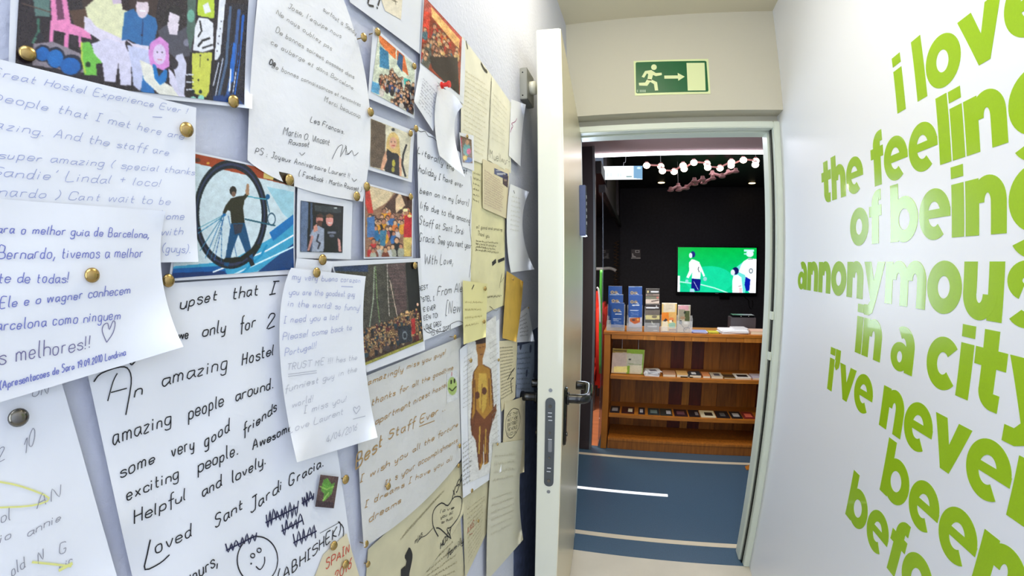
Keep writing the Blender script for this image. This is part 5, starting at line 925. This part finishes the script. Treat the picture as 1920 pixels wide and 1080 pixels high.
# ================================================================ television
YT = YW-0.05; PT = Plane(1, YT)
q = [(1271.5, 463.5), (1418, 465), (1417.5, 549), (1270, 547.5)]
a, b, c, d = [PT.uv(*p) for p in q]; x0, x1, zt_, zb_ = (a[0]+d[0])/2, (b[0]+c[0])/2, (a[1]+b[1])/2, (c[1]+d[1])/2
tv = bx('television', m_black, float(x0)-.02, float(x1)+.02, YT, YT+.045, float(zb_)-.045, float(zt_)+.015, bev=.004); tag(tv, 'wall mounted flat television showing footballers in white on green grass', 'television')
Wt, Nv = (246, 250, 255), (16, 22, 130)
OnPlane(PT, tv).picture([tuple(float(t) for t in proj(np.array([x, YT, z_]))) for x, z_ in ((x0, zt_), (x1, zt_), (x1, zb_), (x0, zb_))], (0, 196, 96), [
 ('g', [(1265, 460), (1425, 460), (1425, 555), (1265, 555)], (0, 190, 70), (10, 214, 160)), ('e', 1330, 525, 45, 26, (20, 220, 160)), ('l', [(1276, 528.5), (1296, 531), (1312, 533), (1340, 540), (1364, 549)], 2.2, (190, 250, 235)), ('r', 1265, 517, 1275, 552, Wt),
 ('p', [(1400, 486), (1382, 500), (1372, 514), (1396, 555), (1402, 520)], (110, 230, 220)),
 ('p', [(1297, 486), (1302, 487), (1311, 491), (1318, 507), (1322, 517), (1319, 519), (1314, 508), (1313, 523), (1297, 523), (1298, 511), (1291, 522), (1287, 520), (1292, 508), (1292, 492)], Wt), ('e', 1299, 477, 4.6, 6, (28, 44, 130)), ('e', 1295, 479, 3.2, 5, (226, 240, 250)), ('e', 1288, 527, 3, 3, (150, 220, 220)), ('e', 1322, 523, 3.6, 4, (150, 215, 215)), ('p', [(1297, 522), (1314, 524), (1312, 545), (1304, 546), (1301, 541), (1296, 541)], Nv), ('l', [(1301, 528), (1309, 543)], 1, (200, 210, 250)), ('p', [(1294, 541), (1301, 542), (1303, 549), (1293, 549)], (170, 220, 235)), ('l', [(1310, 501), (1309, 505), (1311, 510)], 1.3, (50, 60, 60)),
 ('e', 1379, 508, 6.2, 7, (22, 24, 96)), ('e', 1374, 511, 4, 5.5, (226, 236, 250)), ('p', [(1375, 517), (1383, 515), (1390, 520), (1392, 535), (1393, 550), (1373, 550), (1373, 528)], Wt), ('l', [(1385, 537), (1389, 536)], 1, (150, 110, 110)), ('p', [(1386, 540), (1391, 540), (1391, 550), (1386, 550)], (240, 200, 210)),
 ('p', [(1394, 490), (1404, 484), (1420, 486), (1420, 552), (1407, 552), (1399, 540), (1397, 516), (1385, 510), (1389, 498)], Wt), ('p', [(1398, 519), (1407, 524), (1405, 545), (1399, 546), (1396, 534)], (10, 30, 170)), ('r', 1395, 468, 1414, 472, (200, 245, 250)), ('e', 1406, 476, 7, 6, (226, 240, 245)), ('r', 1395, 475, 1402, 477.5, (180, 240, 240)), ('o', 1408, 508, 3, 4, 1.3, (90, 110, 120)), ('l', [(1403, 486), (1411, 486)], 1.1, (70, 80, 90))], .5, .03, 'screen', vmat('screen_glow', .2, emit=1.15), .001)
bx('brand_mark', mat('grey_print', (120, 124, 126), .5), float(PT.uv(1341, 549)[0]), float(PT.uv(1347, 549)[0]), YT-.001, YT, float(zb_)-.02, float(zb_)-.012, tv)
a = PT.uv(1350, 552); b = PT.uv(1368, 561); bx('mount_bracket', m_black, float(a[0]), float(b[0]), YT+.01, YW, float(b[1]), float(zb_)-.04, tv)
mb = MB(); pts = [PT.uv(*p) for p in ((1397, 556.5), (1400, 560), (1405, 564), (1406, 574), (1410, 580), (1413, 572), (1412, 563))]; mb.tube([Vector(v) for v in smooth_path([(float(p[0]), YW-.006, float(p[1])) for p in pts], 4)], .005, 8)
cb = mb.build('power_cable', m_black, None, True); tag(cb, 'black cable looping down the dark wall under the television', 'cable')
# small wall pictogram
PW = Plane(1, YW-.006); u = [PW.uv(*p) for p in ((1183.5, 467.5), (1201, 467.5), (1201, 485), (1183.5, 485))]
ws = prism(PW, u, -.005, 0, 'wall_pictogram', mat('grey_plate', (84, 76, 76), .5)); tag(ws, 'small grey square pictogram plate on the dark wall left of the television', 'sign')
for p in ([(1191, 469), (1199, 469), (1199, 474), (1191, 474)], [(1183.5, 483), (1201, 483), (1201, 485), (1183.5, 485)], [(1185, 475), (1187, 475), (1188, 479), (1192, 481), (1193, 484), (1185, 484)]): prism(PW, [PW.uv(*t) for t in p], .0005, .0015, 'symbol', mat('pale_print', (206, 200, 198), .5), ws)
prism(PW, [PW.uv(*t) for t in ((1192.5, 470.2), (1197.5, 470.2), (1197.5, 472.8), (1192.5, 472.8))], .002, .0025, 'symbol', mat('grey_plate', (84, 76, 76), .5), ws)
# ================================================================ lights hanging in the lobby
m_bulb = mat('bulb_glow', (255, 236, 222), .4, emit=7.0, ecol=(255, 226, 205)); m_pink = mat('dusty_pink_paint', (206, 152, 156), .5)
def zig(pts, Yc, dy, r_ball, m_b, name, label, nm, rr):
    o = empty(name, tuple(float(t) for t in at(*pts[0], Yc))); bpy.context.view_layer.update(); tag(o, label, 'chandelier')
    P = [Vector([float(t) for t in at(x, y, Yc+(dy if i % 2 else -dy))]) for i, (x, y) in enumerate(pts)]; L = o.location
    for a, b in zip(P, P[1:]): MB().cyl(a-L, b-L, rr, 8).build('rod', m_pink, o)
    for p in P:
        MB().cyl(p-L+Vector((0, 0, .0)), p-L+Vector((0, 0, r_ball*.9)), r_ball*.75, 14, r_ball*.55).build('socket', m_pink, o)
        MB().ball(p-L-Vector((0, 0, r_ball*.25)), r_ball, (1.1, 1.1, .95 if m_b is m_bulb else .45), 16).build(nm, m_b, o, True)
    for i in (1, len(P)-2): MB().cyl(P[i]-L, Vector((P[i].x, P[i].y, 1.13))-L, .0015, 6).build('hanging_wire', m_card, o)
f5 = lambda L_: [(1080+x/4.908, 260+y/4.908) for x, y in L_]
zig(f5([(650, 240), (780, 248), (795, 290), (903, 297), (985, 240), (995, 272), (1085, 213), (1205, 222), (1212, 258), (1325, 265), (1430, 210), (1427, 240), (1540, 190), (1655, 198), (1650, 232)]), 3.78, .05, .028, m_bulb, 'chandelier', 'zigzag pink chandelier with glowing round bulbs under the lobby ceiling', 'bulb', .008)
zig(f5([(870, 470), (940, 436), (945, 468), (1015, 452), (1090, 385), (1095, 415), (1165, 370), (1175, 402), (1258, 362), (1255, 320), (1345, 345), (1400, 312), (1470, 298)]), 4.7, .06, .034, m_pink, 'chandelier', 'unlit pink zigzag chandelier hanging further back in the lobby', 'unlit_globe', .016)
# hanging illuminated panel
PP = Plane(1, 3.62); q = [(1117, 312), (1204.5, 311), (1204.5, 336.5), (1117, 337.5)]; u = [PP.uv(*p) for p in q]
hp_ = prism(PP, u, -.035, 0, 'hanging_sign', mat('white_plastic', (220, 226, 232), .4)); tag(hp_, 'long white illuminated sign panel hanging on a thin wire in the lobby', 'sign')
OnPlane(PP, hp_).picture(q, (244, 250, 255), [('p', [(1188, 311), (1205, 311), (1205, 335.5), (1188, 334)], (120, 165, 200)), ('e', 1198, 315, 4, 2, (210, 235, 245)), *[('l', [(x, 328), (x+3, 331), (x+1, 332)], 1, (120, 140, 140)) for x in (1121, 1125)], *[('l', [(x, 325), (x, 331)], 1, (170, 190, 190)) for x in (1139, 1146, 1159, 1164)], ('l', [(1175, 331), (1184, 331)], 2, (120, 150, 150))], .7, .01, 'lit_face', vmat('sign_lit', .4, emit=1.25), .001)
a = at(1169, 311, 3.635); pts = [(a[0], 3.635, a[2]), (a[0]+.004, 3.635, a[2]+.03), (a[0]+.02, 3.635, a[2]+.05), (a[0]+.03, 3.635, 1.13)]
MB().tube([Vector([float(t) for t in v]) for v in smooth_path(pts, 4)], .0012, 6).build('wire', m_card, hp_)
# recessed downlights
def down(px_, py_, z_, label, grp, r=.045, mt=None, e=9.0):
    v = ray(px_, py_); p = v*z_/v[2]; o = empty('downlight', (float(p[0]), float(p[1]), z_)); bpy.context.view_layer.update(); tag(o, label, 'downlight', grp)
    MB().cyl((0, 0, -.004), (0, 0, 0), r*1.25, 20).build('trim_ring', m_brass, o); MB().cyl((0, 0, -.006), (0, 0, -.004), r, 20).build('lamp_disc', mat('warm_lamp_glow', (255, 226, 170), .4, emit=9), o)
down(1240, 342, 1.13, 'small warm recessed downlight left in the dark lobby ceiling', 'lobby downlights'); down(1410, 343, 1.13, 'small warm recessed downlight right in the dark lobby ceiling', 'lobby downlights')
for x, y, lb in ((1126, 412, 'foremost small downlight in the room behind the glass'), (1137, 424, 'middle small downlight in the room behind the glass'), (1127, 433, 'rear left small downlight in the room behind the glass'), (1144, 433, 'rear right small downlight in the room behind the glass')):
    v = ray(x, y); down(x, y, .70-1e-4, lb, 'downlights behind the glass', .03) if v[2]*6.3/v[1] > .7 else None
# ================================================================ things behind the glass partition: red covered armchair, bicycle parts
ax_, ay_ = -0.66, 4.35
ac = empty('armchair', (ax_, ay_, ZF)); bpy.context.view_layer.update(); tag(ac, 'red upholstered armchair with high back behind the glass partition', 'armchair')
m_red = mat('red_fabric', (206, 44, 30), .7, bump=.5, scale=10, var=.15)
for nm, b_ in (('seat', (-.28, .28, -.28, .28, .28, .46)), ('backrest', (-.28, .28, .16, .32, .40, 1.18)), ('armrest', (-.36, -.27, -.28, .3, .28, .66)), ('armrest', (.27, .36, -.28, .3, .24, 1.07))):
    o = bx(nm, m_red, *b_, parent=ac, bev=.03)
    for p in o.data.polygons: p.use_smooth = True
for sx_ in (-1, 1):
    for sy2 in (-1, 1): MB().cyl((sx_*.26, sy2*.24, 0), (sx_*.25, sy2*.23, .28), .014, 10, .02).build('leg', m_steel, ac)

def pipe(name, label, cat, pts, Yc, r, m, grp=None, n=10):
    P = [at(x, y, Yc+dy) for x, y, dy in pts]; o = MB().tube([Vector([float(t) for t in v]) for v in smooth_path(P, 4)], r, n).build(name, m, None, True); tag(o, label, cat, grp); return o
m_gr = mat('leaf_green_paint', (70, 150, 60), .4)
pipe('green_pole', 'upright green pole behind the glass partition above the armchair', 'pole', [(1128, 506, 0), (1127, 545, 0), (1126, 600, 0), (1126, 700, 0)], 3.95, .016, m_gr)
pipe('white_handlebar', 'white curved tube ending in a round knob beside the brochure holders', 'tube', [(1117.5, 504, 0), (1130, 504, 0), (1142, 503, 0), (1150, 505, 0), (1155, 508, 0)], 5.6, .022, m_card)
pipe('rope', 'white rope hanging down behind the glass partition', 'rope', [(1119, 539, 0), (1122, 543, 0), (1124, 560, 0), (1125, 585, 0), (1125.5, 606, 0)], 3.7, .008, m_card)
mb = MB(); zc0 = at(1150, 452, 6.2); pts = [(zc0[0]+.04+.035*math.cos(k*.9), 6.25+.035*math.sin(k*.9), zc0[2]-k*.0075) for k in range(90)]; o = mb.tube([Vector([float(t) for t in p]) for p in pts], .006, 6).build('reflection_coil', mat('reflection_coil_brass', (150, 116, 70), .4, metal=.6), None, True); tag(o, 'brass coloured coil in place of reflected string lights in the dark corner by the glass', 'cord')  # coil modelled in place of a reflected string of lights
# wedge on the floor by the frame
v = ray(1403, 878); p = v*ZF/v[2]; mb = MB(); vs = [mb.bm.verts.new((float(p[0])+a, float(p[1])+b, ZF+c)) for a, b, c in ((-.02, -.03, 0), (.08, -.03, 0), (.08, .03, 0), (-.02, .03, 0), (.08, -.03, .045), (.08, .03, .045))]
for f in ((0, 1, 2, 3), (0, 4, 1), (3, 2, 5), (0, 3, 5, 4), (1, 4, 5, 2)): mb.bm.faces.new([vs[i] for i in f])
o = mb.build('door_wedge', m_woods); tag(o, 'small orange wooden wedge on the blue floor beside the right door frame', 'door wedge')
